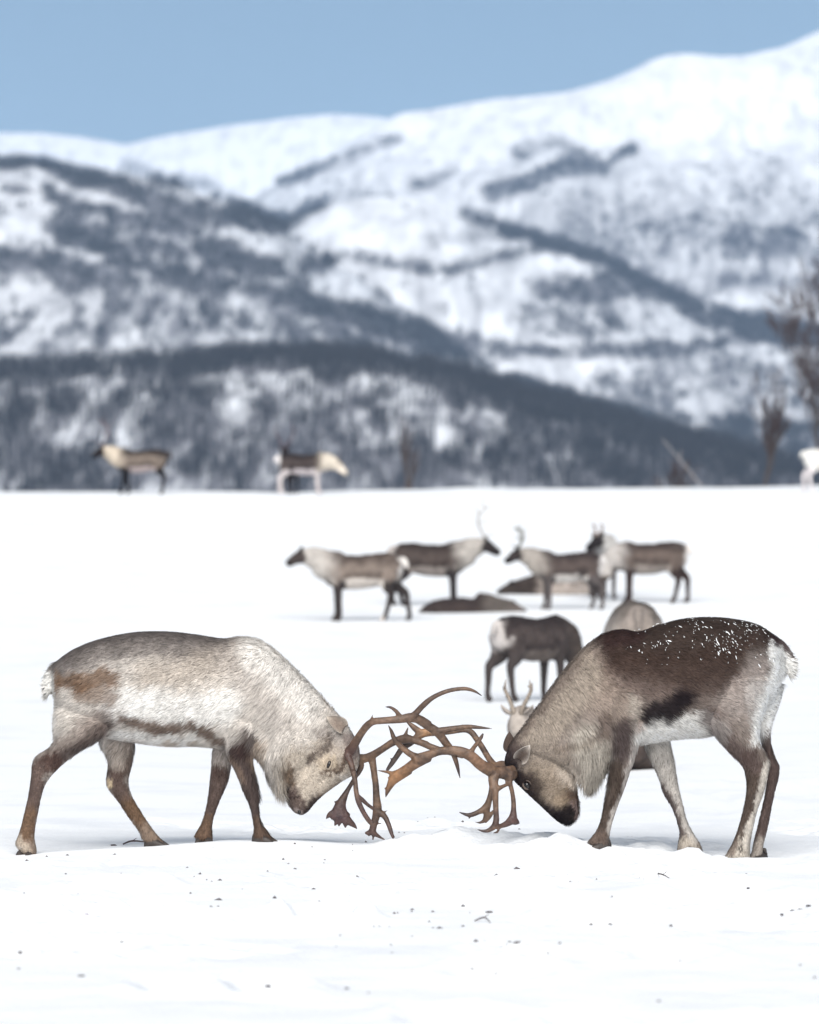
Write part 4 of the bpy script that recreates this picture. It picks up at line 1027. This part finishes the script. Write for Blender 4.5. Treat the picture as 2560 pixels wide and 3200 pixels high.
right['antlers'] = [
    ('near', [
        (FB, [(1560, 1420, 110, -.06), (1480, 1420, 105, -.08), (1380, 1410, 88, -.10), (1270, 1400, 92, -.12), (1160, 1350, 86, -.15), (1050, 1280, 80, -.18), (940, 1180, 76, -.20), (810, 1110, 72, -.21), (680, 1080, 66, -.21), (560, 1080, 62, -.20), (450, 1090, 58, -.19), (330, 1130, 60, -.18), (200, 1180, 70, -.17), (90, 1220, 80, -.16)]),
        (FA, [(1725, 1410, 88, -.17), (1600, 1460, 96, -.16), (1480, 1530, 92, -.15), (1350, 1620, 84, -.14), (1200, 1710, 80, -.13), (1090, 1770, 100, -.12)]),
        (FA, [(1560, 1430, 70, -.16), (1430, 1380, 56, -.15), (1300, 1290, 50, -.15), (1180, 1180, 46, -.155), (1100, 1070, 40, -.16), (1055, 950, 28, -.165), (998, 838, 6, -.17)]),
        (FC, [(1725, 160, 80, -.13), (1560, 260, 84, -.125), (1420, 350, 86, -.12), (1350, 460, 62, -.115), (1300, 570, 42, -.11), (1268, 685, 8, -.105)]),
        (FC, [(1440, 260, 54, -.12), (1340, 210, 32, -.12), (1230, 190, 20, -.12), (1093, 165, 6, -.12)]),
        (FC, [(1380, 290, 30, -.12), (1305, 316, 8, -.12)]), (FC, [(1310, 510, 30, -.11), (1240, 515, 8, -.11)]),
        (FB, [(920, 1110, 40, -.20), (960, 1040, 30, -.21), (1020, 960, 28, -.22), (1075, 880, 24, -.225), (1100, 828, 12, -.23)]),
        # brow and bez tines
        (FB, [(1270, 1420, 90, -.12), (1255, 1540, 70, -.13), (1270, 1660, 62, -.14)]),
        (FD, [(820, 250, 76, -.13), (845, 400, 62, -.14), (855, 600, 50, -.14), (865, 800, 46, -.14), (865, 960, 52, -.14), (820, 1060, 50, -.14), (720, 1125, 34, -.14), (620, 1130, 22, -.14), (522, 1102, 6, -.14)]),
        (FD, [(890, 1030, 40, -.14), (910, 1100, 22, -.13), (880, 1155, 18, -.12), (800, 1172, 7, -.11)]),
        (FD, [(880, 1060, 44, -.14), (960, 1040, 40, -.12), (1060, 1000, 54, -.10), (1150, 940, 76, -.08), (1230, 970, 56, -.07), (1268, 990, 28, -.07)]),
        (FB, [(1500, 1400, 70, -.08), (1500, 1520, 48, -.08)]),
        (FD, [(1110, 150, 46, -.08), (1120, 290, 40, -.08), (1155, 430, 36, -.08), (1178, 600, 40, -.075), (1180, 760, 46, -.075), (1170, 880, 72, -.075), (1150, 950, 90, -.075)]),
        (FD, [(900, 370, 46, -.14), (990, 330, 30, -.12), (1090, 285, 30, -.09)]),
        (FD, [(1045, 130, 18, -.09), (1050, 300, 18, -.09)]),
    ]),
    ('far', [
        (FB, [(1480, 1340, 80, .05), (1380, 1300, 66, .07), (1280, 1310, 56, .09), (1190, 1200, 44, .13), (1100, 1050, 42, .17), (1020, 930, 42, .2), (930, 810, 42, .22), (820, 770, 38, .23), (600, 800, 38, .24), (420, 810, 46, .25), (250, 810, 62, .25), (120, 850, 56, .25)]),
        (FA, [(1680, 970, 70, .25), (1560, 1030, 62, .25), (1400, 1150, 60, .25), (1250, 1260, 52, .25), (1150, 1400, 46, .25), (1060, 1530, 42, .25), (975, 1650, 26, .25)]),
        (FA, [(1600, 990, 60, .25), (1480, 900, 52, .25), (1400, 830, 36, .25), (1330, 780, 14, .25)]),
        (FA, [(1090, 1470, 24, .25), (1030, 1430, 7, .25)]),
        (FB, [(1330, 1330, 60, .08), (1260, 1420, 50, .08), (1250, 1560, 44, .08)]),
        (FD, [(800, 260, 50, .07), (780, 430, 48, .06), (735, 600, 52, .05), (680, 720, 70, .04), (560, 785, 44, .03), (430, 840, 40, .03), (330, 838, 28, .03), (198, 793, 7, .03)]),
        (FD, [(400, 860, 24, .03), (375, 915, 7, .03)]),
        (FD, [(700, 740, 56, .04), (685, 860, 44, .04), (650, 945, 34, .04), (570, 982, 18, .04), (483, 970, 6, .04)]),
        (FD, [(820, 770, 26, .03), (750, 880, 30, .035), (680, 985, 12, .04)]),
    ]),
]
right['antler_spots'] = {
    'near': [(*fr(FD, 1150, 920), 36, lin(74, 52, 54), .8), (*fr(FD, 560, 1115), 22, DK, .8), (*fr(FA, 1150, 1740), 40, lin(150, 108, 72), .7), (*fr(FB, 1000, 1250), 26, lin(160, 122, 96), .6), (*fr(FA, 830, 1650), 14, DK, .7), (*fr(FC, 1270, 680), 14, DK, .6), (*fr(FB, 1100, 830), 10, DK, .6)],
    'far': [(*fr(FA, 1660, 960), 14, lin(176, 134, 96), .8), (*fr(FA, 1300, 1200), 22, lin(66, 54, 48), .8), (*fr(FA, 1040, 1560), 36, lin(82, 74, 72), .8), (*fr(FD, 250, 810), 16, DK, .9), (*fr(FD, 520, 975), 12, DK, .8)],  # first two spots paint a shine on the palm and a shadow on the beam
}
r_root, r_body, r_org, r_me = hero(right)

# snow flecks caught in the dark back
Pv = co(r_me); Nv = vnormals(r_me)
px, py = to_px(Pv + r_org); fx, fy = (px - F2[0]) / F2[2], (py - F2[1]) / F2[2]
ok = np.where((fx > 820) & (fx < 1520) & (fy < 300) & (Nv[:, 2] > -0.1))[0]
wgt = np.exp(-(((fx[ok] - 1270) / 260)**2 + ((fy[ok] - 185) / 80)**2)) + .12
wgt = wgt * (0.35 + smooth(.42, .62, fbm(Pv[ok] * 9, 55, 3)))
sel = RNG.choice(ok, 560, p=wgt / wgt.sum())
g = Geo()
for i in sel:
    c = Pv[i] + Nv[i] * RNG.uniform(.008, .016); r = RNG.gamma(2.0, .0006) + .0005
    dn = np.array([.35, 0, -1.0]) + RNG.normal(0, .3, 3); dn -= Nv[i] * (dn @ Nv[i]); dn /= np.linalg.norm(dn)
    ax = np.stack([np.cross(dn, Nv[i]), Nv[i], dn])
    ball(g, c, (r * .7, r * .6, r * RNG.uniform(1.2, 4.5)), ax, k=5, m=4)
link('snow_flecks', g.mesh('snow_flecks'), M_FLECK, r_root, kind='stuff')

# ------------------------------------------------------------------ herd in the background
def herd_deer(label, px, d, heading, pose, scale, pal, antlers=None, group='reindeer of the herd behind', sink=0.0, neck=None, stride=(0, 0, 0, 0), seed=1, head_yaw=0.0, z_off=0.0):
    """side-on template in metres, x forward; heading in degrees, 0 = facing right, 90 = facing away"""
    rng = np.random.default_rng(seed)
    x = (px - 1280) * d / FPX
    z0 = float(field_z(np.array([x]), np.array([float(d)]))[0])
    root = thing('reindeer', label, 'reindeer', (x, d, z0 + z_off), group=group, rotz=math.radians(heading))
    lying = pose == 'lying'
    dz = -0.47 if lying else 0.0
    g = Geo()
    st = [(-.62, .92, .80, .05), (-.58, .97, .68, .13), (-.47, 1.02, .60, .19), (-.28, 1.03, .58, .225), (-.05, 1.00, .53, .25), (.18, .99, .52, .245), (.36, 1.03, .53, .215), (.48, 1.02, .58, .18), (.57, .96, .66, .13)]
    if lying: st = [(-.72, .60, .50, .05), (-.62, .78, .49, .16), (-.40, .92, .47, .25), (-.05, .97, .46, .29), (.25, .95, .47, .26), (.46, .88, .49, .19), (.58, .78, .54, .11)]
    else: st = [(a, b, c - .045, w * 1.06) for a, b, c, w in st]
    S = np.array(st); S = resample(S, 4)
    th = np.linspace(0, 2*math.pi, 18, endpoint=False)
    R = np.stack([np.stack([np.full(18, s[0]), np.sin(th) * s[3], (s[1] + s[2]) / 2 + np.cos(th) * (s[1] - s[2]) / 2], -1) for s in S])
    R[..., 2] += dz
    g.rings(R)
    nb = {'up': ((.62, .98), (.86, 1.16), (1.16, 1.02)), 'alert': ((.62, .98), (.80, 1.14), (1.07, 1.04)), 'level': ((.64, .92), (.88, 1.0), (1.12, .86)), 'face': ((.62, .90), (.80, 1.0), (.90, .74)),
          'low': ((.66, .82), (.90, .70), (1.10, .50)), 'graze': ((.66, .72), (.86, .40), (.98, .12)), 'lying': ((.58, 1.03), (.74, 1.22), (1.02, 1.06)), 'flat': ((.66, .80), (.92, .80), (1.16, .71))}
    n1, n2, n3 = nb[neck or pose]
    def hy(p):      # turn the head about the neck base
        p = np.array([p[0], 0, p[1] + dz]); q = p - np.array([n1[0], 0, 0]); a = math.radians(head_yaw)
        return np.array([n1[0] + q[0] * math.cos(a), q[0] * math.sin(a), p[2]])
    a0 = np.array([.38, 0, .80 + dz]); a1 = np.array([n1[0] * .5 + .24, 0, (n1[1] + .80) / 2 + dz])
    p1 = np.array([n1[0], 0, n1[1] + dz]); p2 = hy(n2); p3 = hy(n3)
    tube(g, [a0, a1, p1, p2 * .6 + p1 * .4, p2], [.25, .225, .19, .15, .105], k=14, n=4, lat=[.19, .165, .13, .10, .08])
    hv = p3 - p2
    tube(g, [p2 - hv * .12, p2 + hv * .12, p2 + hv * .38, p2 + hv * .68, p2 + hv * .9, p3], [.085, .100, .090, .070, .064, .050], k=14, n=4, lat=[.07, .080, .074, .060, .056, .044])
    if not lying: tube(g, [(-.60, 0, .95 + dz), (-.66, 0, .90 + dz), (-.69, 0, .80 + dz)], [.04, .04, .018], k=8, n=3)
    if not lying:
        for q, so in ((-1, stride[0]), (1, stride[1])):
            yy = q * .12
            tube(g, [(.36, yy, .78), (.36 + so*.1, yy, .60), (.36 + so*.35, yy, .45), (.36 + so*.65, yy, .26), (.36 + so*.9, yy, .10), (.38 + so, yy, .05), (.41 + so, yy, .012)], [.11, .09, .060, .044, .038, .044, .042], k=10, n=3, lat=[.09, .075, .052, .042, .036, .042, .044])
        for q, so in ((-1, stride[2]), (1, stride[3])):
            yy = q * .12
            tube(g, [(-.42, yy, .80), (-.40 + so*.1, yy, .62), (-.46 + so*.4, yy, .50), (-.54 + so*.6, yy, .42), (-.535 + so*.75, yy, .26), (-.52 + so*.95, yy, .10), (-.50 + so, yy, .05), (-.47 + so, yy, .012)], [.18, .14, .085, .058, .044, .038, .044, .042], k=10, n=3, lat=[.11, .10, .07, .052, .04, .036, .042, .044])
    else:
        for q in (-1, 1):
            tube(g, [(.30, q*.15, .16), (.52, q*.2, .09), (.66, q*.18, .05), (.50, q*.15, .03)], [.09, .06, .045, .035], k=8, n=3)
            tube(g, [(-.42, q*.17, .20), (-.18, q*.24, .12), (-.34, q*.27, .05), (-.08, q*.27, .03)], [.15, .09, .05, .035], k=8, n=3)
    g.V = [v * scale - np.array([0, 0, sink]) for v in g.V]
    me = remesh(g.mesh('body'), 0.017, 3, 0.5)
    Pq = co(me); nq = vnormals(me)
    me.vertices.foreach_set('co', (Pq + nq * (0.030 * (fbm(Pq * np.array([13, 13, 7.0]), seed + 9, 3) - .35) * smooth(.35, .6, Pq[:, 2] / scale + (0.4 if lying else 0)))[:, None]).astype(np.float32).ravel()); me.update()
    P = (co(me) + np.array([0, 0, sink])) / scale
    P[:, 2] -= dz * 1.0
    X_, Z_ = P[:, 0], P[:, 2]
    nz = (fbm(P * 7, seed, 3) - 0.5) * 1.5
    C = np.tile(pal['side'], (len(P), 1))
    def mix(m, c):
        nonlocal C
        m = np.clip(m, 0, 1)[:, None]; C = C * (1 - m) + c * m
    Zt = Z_ + nz * .14; Xt = X_ + nz * .14
    mix(smooth(.78, .98, Zt) * (1 - smooth(.40, .58, Xt)), pal['back'])
    mix(smooth(.66, .60, Zt) * (abs(X_) < .5) if False else (1 - smooth(.58, .66, Zt)) * (X_ > -.36) * (X_ < .3) * .9, pal['belly'])
    mix(np.exp(-((Zt - .68) / .05)**2) * (X_ > -.32) * (X_ < .28) * pal.get('band', .7), pal['back'])
    mix(smooth(.28, .62, Xt) * (Z_ > .45 if not lying else 1), pal['neck'])
    if not lying:
        mix((1 - smooth(.52, .66, Zt)) * ((X_ > .24) | (X_ < -.34)) * (X_ < n1[0] - .02 if (neck or pose) in ('graze', 'low') else 1), pal['leg'])
    mix((1 - smooth(-.61, -.52, Xt)) * smooth(.55, .68, Z_), pal['rump'] if 'rump' in pal else pal['side'])
    hp2 = p2.copy(); hp2[2] -= dz; hp3 = p3.copy(); hp3[2] -= dz
    hv2 = hp3 - hp2
    t = ((P - hp2) @ hv2) / (hv2 @ hv2); dd = np.linalg.norm(P - hp2 - np.clip(t, 0, 1)[:, None] * hv2, axis=1)
    mix(smooth(-.25, .05, t) * (1 - smooth(.10, .15, dd)), pal['head'])
    mix(smooth(.6, .85, t) * (1 - smooth(.10, .15, dd)), pal['head'] * .6)
    C = C * (0.62 + .76 * fbm(P * np.array([11, 11, 7.0]), seed + 5, 4))[:, None]
    add_col(me, C)
    link('body', me, M_FAR, root)
    # ears
    hd = hv / np.linalg.norm(hv); lat = np.cross(np.array([0, 0, 1.0]), hd); lat /= np.linalg.norm(lat); upv = np.cross(hd, lat)
    off = np.array([0, 0, sink])
    for q in (-1, 1):
        b = (p2 + upv * .05 + lat * q * .06) * scale - off
        link('ear', ear_mesh('ear', b, lat * q * .9 + upv * .55 - hd * .25, hd + lat * q * .2, .13 * scale, .065 * scale, pal['head'] * 1.1, pal['head'] * .6, pal['head']), M_EAR, root)
    if antlers:
        for q in (-1, 1):
            ag = Geo(); sz = antlers
            B = (p2 + upv * .085 + lat * q * .035) * scale - off
            fwd = hd * 0.7 + np.array([hd[0], hd[1], 0]) * .3
            def pt(f_, o_, u_): return B + (fwd * f_ + lat * q * o_) * sz * scale + np.array([0, 0, u_]) * sz * scale
            tube(ag, [pt(0, 0, -.03), pt(-.10, .07, .10), pt(-.20, .18, .26), pt(-.16, .25, .44), pt(-.02, .24, .60), pt(.10, .20, .70)], [.018, .017, .015, .014, .012, .005], k=6, n=3)
            tube(ag, [pt(-.16, .25, .44), pt(-.26, .27, .54)], [.011, .004], k=5, n=2)
            tube(ag, [pt(-.04, .24, .58), pt(-.10, .22, .72)], [.011, .004], k=5, n=2)
            tube(ag, [pt(-.06, .05, .06), pt(.08, .07, .12), pt(.18, .07, .20)], [.013, .011, .005], k=5, n=2)
            tube(ag, [pt(-.2, .18, .26), pt(-.06, .2, .33), pt(.02, .18, .40)], [.012, .010, .005], k=5, n=2)
            am = ag.mesh('antler'); add_col(am, np.tile(pal.get('antler', lin(128, 100, 84)), (len(am.vertices), 1)))
            link('antler', am, M_ANTLER, root)
    return root

def pal(side, back, belly, neck, leg, head, rump=None, **k):
    def lin2(*c):
        v = lin(*c); g = v.mean(); v = g + (v - g) * .85
        return v * (0.50 + 0.42 * smooth(.18, .55, g))
    d = dict(side=lin2(*side), back=lin2(*back), belly=lin2(*belly), neck=lin2(*neck) * .68, leg=lin2(*leg), head=lin2(*head), **k)
    if rump: d['rump'] = lin2(*rump)
    return d
GROUP_MID = 'reindeer standing in the middle distance'
herd_deer('grey brown reindeer walking left with pale neck, leftmost of the middle group', 1130, 86, 180, 'up', 1.02,
          pal((168, 150, 138), (112, 96, 88), (215, 205, 196), (222, 214, 206), (84, 74, 72), (96, 84, 80), (232, 226, 220)), stride=(.02, -.04, -.22, .16), neck='level', seed=11, group=GROUP_MID, z_off=0)
herd_deer('dark antlered reindeer facing right behind the walking one in the middle group', 1345, 91, 0, 'level', 1.0,
          pal((110, 96, 90), (78, 66, 62), (180, 168, 160), (212, 204, 196), (70, 62, 62), (72, 62, 60), (200, 190, 184), antler=lin(190, 185, 180)), antlers=.85, stride=(.0, .05, .05, -.1), seed=12, group=GROUP_MID)
herd_deer('small dark saddled reindeer with thin antlers facing left in the middle group', 1775, 90, 186, 'level', .90,
          pal((120, 104, 98), (84, 72, 70), (226, 220, 214), (206, 196, 186), (120, 110, 108), (82, 72, 70), (236, 230, 226), antler=lin(130, 130, 124)), antlers=.6, stride=(.04, -.02, .05, -.1), seed=13, group=GROUP_MID)
herd_deer('grey brown reindeer with lowered head facing left, rightmost of the middle group', 2035, 92, 174, 'graze', .98,
          pal((140, 122, 112), (92, 78, 74), (190, 178, 168), (224, 216, 210), (84, 66, 62), (92, 80, 78), (236, 228, 222)), stride=(.05, -.02, -.1, .12), seed=14, group=GROUP_MID)
herd_deer('dark headed reindeer with white chest turned to the camera in the middle group', 1885, 93.5, 278, 'level', .98,
          pal((110, 96, 92), (84, 74, 72), (220, 214, 210), (232, 228, 224), (130, 120, 118), (70, 62, 62), (190, 180, 176)), antlers=.3, head_yaw=-60, seed=24, group=GROUP_MID)
GROUP_LIE = 'reindeer lying in the snow of the middle distance'
herd_deer('dark reindeer lying low in a hollow below the antlered one', 1430, 89, 8, 'lying', .95,
          pal((92, 78, 74), (80, 68, 66), (130, 116, 110), (150, 138, 130), (80, 70, 68), (140, 126, 120)), neck='flat', seed=15, sink=.24, group=GROUP_LIE)
herd_deer('pale reindeer with dark neck lying low below the small saddled one', 1765, 95, 186, 'lying', .98,
          pal((196, 182, 172), (150, 134, 124), (214, 204, 196), (104, 90, 84), (100, 90, 86), (96, 84, 78)), neck='flat', seed=16, sink=.22, group=GROUP_LIE)
herd_deer('greyish tan reindeer seen from behind just above the back of the dark bull', 1982, 56, 91, 'graze', 1.15,
          pal((190, 178, 168), (140, 128, 120), (206, 196, 188), (140, 124, 114), (90, 80, 76), (88, 74, 68), (182, 168, 158)), seed=17, group='reindeer close behind the dark bull')
herd_deer('dark grey reindeer grazing with its rump to the left behind the dark bull', 1662, 62, 46, 'graze', .92,
          pal((108, 95, 92), (74, 64, 64), (150, 136, 128), (130, 114, 106), (96, 86, 84), (100, 86, 80), (206, 198, 194)), stride=(.05, -.02, .06, -.14), seed=18, group='reindeer close behind the dark bull')
herd_deer('reindeer lying behind the dark bull with its eared head turned to the camera', 1850, 42, 180, 'lying', .8,
          pal((112, 98, 92), (92, 80, 76), (130, 116, 108), (200, 186, 176), (90, 80, 74), (196, 184, 174), antler=lin(150, 138, 126)), antlers=.38, head_yaw=70, seed=19, group='reindeer close behind the dark bull', neck='face')
GROUP_FAR = 'reindeer on the far crest of the field'
herd_deer('tan reindeer with black legs and raised antlers on the crest, far left', 440, 132, 180, 'up', 1.02,
          pal((160, 142, 128), (70, 60, 56), (206, 188, 186), (244, 226, 202), (44, 40, 44), (58, 48, 48), (86, 74, 70), antler=lin(84, 60, 66)), antlers=.95, neck='level', stride=(.08, -.1, .02, .0), seed=20, group=GROUP_FAR)
herd_deer('pale spotted reindeer with dark saddle and lowered white head on the crest', 945, 132, 0, 'level', .95,
          pal((104, 90, 86), (62, 54, 54), (226, 214, 216), (254, 240, 220), (214, 204, 204), (240, 226, 208), (246, 240, 238), antler=lin(70, 60, 58)), neck='low', antlers=.35, stride=(.02, .06, .0, -.06), seed=21, group=GROUP_FAR)
herd_deer('dark antlered reindeer half hidden behind the pale spotted one on the crest', 905, 135.5, 262, 'up', .9,
          pal((84, 66, 64), (70, 56, 54), (90, 76, 72), (78, 62, 60), (60, 50, 50), (66, 52, 52), antler=lin(90, 62, 66)), antlers=.85, seed=22, group=GROUP_FAR)
herd_deer('all white reindeer cut off by the right edge on the crest', 2592, 132, 0, 'level', 1.0,
          pal((236, 234, 228), (234, 232, 226), (236, 232, 226), (236, 232, 226), (226, 218, 220), (232, 226, 218)), stride=(.02, -.04, .1, -.08), seed=23, group=GROUP_FAR)

# ------------------------------------------------------------------ litter on the snow
def ground_at(px, py):
    d = FPX * 1.5 / (py - 1770)
    for _ in range(6):
        x = (px - 1280) * d / FPX; z = float(field_z(np.array([x]), np.array([d]))[0]); d = FPX * (1.5 - z) / (py - 1770)
    return np.array([x, d, z])
FL = (0, 2550, 2560 / 1725)
def lump(name, x, y, r, label, group=None, mat=None, flat=.6, seed=0, cat='clod'):
    p = ground_at(*fr(FL, x, y)); R = r * .8 * FL[2] * p[1] / FPX
    bm = bmesh.new(); bmesh.ops.create_icosphere(bm, subdivisions=3, radius=1.0)
    rng = np.random.default_rng(seed); V = np.array([v.co[:] for v in bm.verts])
    s = R * (0.45 + 1.0 * fbm(V * 1.6 + seed * 3.1, seed, 3))[:, None] * np.array([1.15, 1.0, flat])
    V = V * s
    for v, q in zip(bm.verts, V): v.co = q
    me = bpy.data.meshes.new(name); bm.to_mesh(me); bm.free()
    o = link(name, me, mat or M_CLOD, loc=(p[0], p[1], p[2] + R * flat * .35))
    return tag(o, label, cat, group)
lump('clod', 115, 101, 12, 'dark clod beside the rear hoof of the pale bull', seed=1)
lump('clod', 1092, 268, 13, 'flat black clod alone in the foreground right of centre', seed=2, flat=.4)
lump('clod', 1220, 222, 9, 'purplish dark clod in the scattered crumbs below the dark bull', seed=3)
lump('clod', 655, 211, 11, 'dark clod at the left end of the trampled hollow in front', seed=4, flat=.5)
lump('clod', 702, 229, 8, 'dark clod at the right end of the trampled hollow in front', seed=5, flat=.5)
lump('clod', 565, 359, 9, 'greyish clod near the bottom of the picture left of centre', seed=6, flat=.5)
lump('clod', 730, 364, 6, 'small round black crumb near the bottom, right of the greyish clod', seed=7)
lump('clod', 172, 337, 9, 'thin dark clod low on the left of the foreground', seed=8, flat=.35)
lump('clod', 53, 288, 6, 'small dark crumb close to the left edge of the foreground', seed=9)
lump('ice_lump', 185, 210, 9, 'pale purplish ice lump in the snow under the pale bull', mat=M_PALECLOD, seed=10, cat='ice lump')
lump('clod', 1030, 203, 9, 'grey flat clod left of the scattered crumbs in front of the dark bull', seed=11, flat=.35)
lump('clod', 240, 62, 8, 'thin dark clod between the hind hooves of the pale bull', seed=12, flat=.35)
for i, (x, y, r) in enumerate([(1640, 208, 5), (1668, 200, 6), (1684, 198, 6), (1702, 190, 6)]):
    lump('clod', x, y, r, 'dark crumb in the short row at the right edge of the foreground', 'row of crumbs at the right edge', seed=20 + i)
for i, (x, y, r) in enumerate([(1280, 228, 5), (1238, 228, 5), (1162, 188, 4), (1150, 208, 4), (1126, 206, 4), (1412, 231, 4), (1388, 177, 4), (1387, 390, 5), (1178, 268, 4), (1073, 265, 4), (975, 232, 4), (1572, 122, 3), (1575, 152, 4), (776, 372, 3), (460, 190, 3), (196, 150, 5), (1510, 178, 3), (1685, 314, 4), (1432, 304, 3), (40, 322, 4), (258, 264, 4), (1045, 332, 4), (994, 322, 4)]):
    lump('crumb', x, y, r, 'tiny dark crumb scattered on the foreground snow', 'crumbs scattered on the snow', seed=40 + i, cat='crumb')
def twig(pts, r, label, seed):
    P = np.array([ground_at(*fr(FL, x, y)) for x, y in pts]); o0 = P[0].copy()
    P = P - o0 + np.array([0, 0, .006]); P[1:-1, 2] += .012
    g = Geo(); tube(g, P, [r * .8] + [r] * (len(P) - 2) + [r * .4], k=6, n=3)
    g2 = Geo(); m = P[len(P) // 2]; tube(g2, [m, m + np.array([.02, .01, .015])], [r * .6, r * .25], k=5, n=1)
    t = thing('twig', label, 'twig', o0); link('stem', g.mesh('stem'), M_TWIG, t); link('side_shoot', g2.mesh('side_shoot'), M_TWIG, t)
twig([(1388, 121), (1396, 131), (1412, 135)], .0035, 'bent thin twig below the front hooves of the dark bull', 1)
twig([(1000, 223), (1020, 222), (1033, 227)], .0035, 'curved pale brown twig left of the scattered crumbs', 2)
twig([(260, 61), (280, 59), (318, 58)], .005, 'straight dark twig beside the far hind hoof of the pale bull', 3)
twig([(1184, 70), (1185, 78)], .006, 'upright short stalk in the snow before the dark bull', 4)

# fine litter, uncountable
rng = np.random.default_rng(5)
n = 1500
lx = rng.uniform(-3.2, 3.2, n); ly = 17 + 16 * rng.random(n)**.9
cl = fbm(np.stack([lx * .9, ly * .45], -1), 77, 3)
k = rng.random(n) < smooth(.52, .7, cl) * .35 + .008
lx, ly = lx[k], ly[k]; lz = field_z(lx, ly)
n = len(lx)
r = rng.gamma(2.0, .0022, n) + .0015
tet = np.array([[1, 0, -.3], [-.5, .8, -.3], [-.5, -.8, -.3], [0, 0, .8]])
a = rng.uniform(0, 6.28, n); st = rng.uniform(.7, 2.6, n)
Vt = tet[None] * np.stack([r * st, r, r * .8], -1)[:, None]
ca, sa = np.cos(a)[:, None], np.sin(a)[:, None]
Vt = np.stack([Vt[..., 0] * ca - Vt[..., 1] * sa, Vt[..., 0] * sa + Vt[..., 1] * ca, Vt[..., 2]], -1) + np.stack([lx, ly, lz + .003], -1)[:, None]
kk = np.arange(n) * 4
F = np.concatenate([np.stack([kk, kk+1, kk+3], -1), np.stack([kk+1, kk+2, kk+3], -1), np.stack([kk+2, kk, kk+3], -1), np.stack([kk, kk+2, kk+1], -1)])
lit = link('snow_litter', mesh_np('snow_litter', Vt.reshape(-1, 3), F), M_LITTER, smooth_shade=False, kind='stuff')
tag(lit, 'fine dark specks of lichen and dirt strewn over the foreground snow', 'litter', kind='stuff')

# ------------------------------------------------------------------ haze
HAZE = 0.00012
x0, x1, y0, y1, z0, z1 = -6200.0, 6200.0, -450.0, 9100.0, -45.0, 560.0
Vh = np.array([(x, y, z) for x in (x0, x1) for y in (y0, y1) for z in (z0, z1)])
Fh = [(0, 1, 3, 2), (4, 6, 7, 5), (0, 4, 5, 1), (2, 3, 7, 6), (0, 2, 6, 4), (1, 5, 7, 3)]
mh = bpy.data.materials.new('haze'); mh.use_nodes = True
nt = mh.node_tree; nt.nodes.remove(nt.nodes['Principled BSDF'])
pv = nt.nodes.new('ShaderNodeVolumePrincipled')
pv.inputs['Color'].default_value = (0.48, 0.70, 1.0, 1); pv.inputs['Density'].default_value = HAZE
nt.links.new(pv.outputs[0], nt.nodes['Material Output'].inputs['Volume'])
hz = link('haze', mesh_np('haze', Vh, Fh), mh, smooth_shade=False, kind='stuff')
tag(hz, 'pale cold haze over the whole valley', 'haze', kind='stuff')
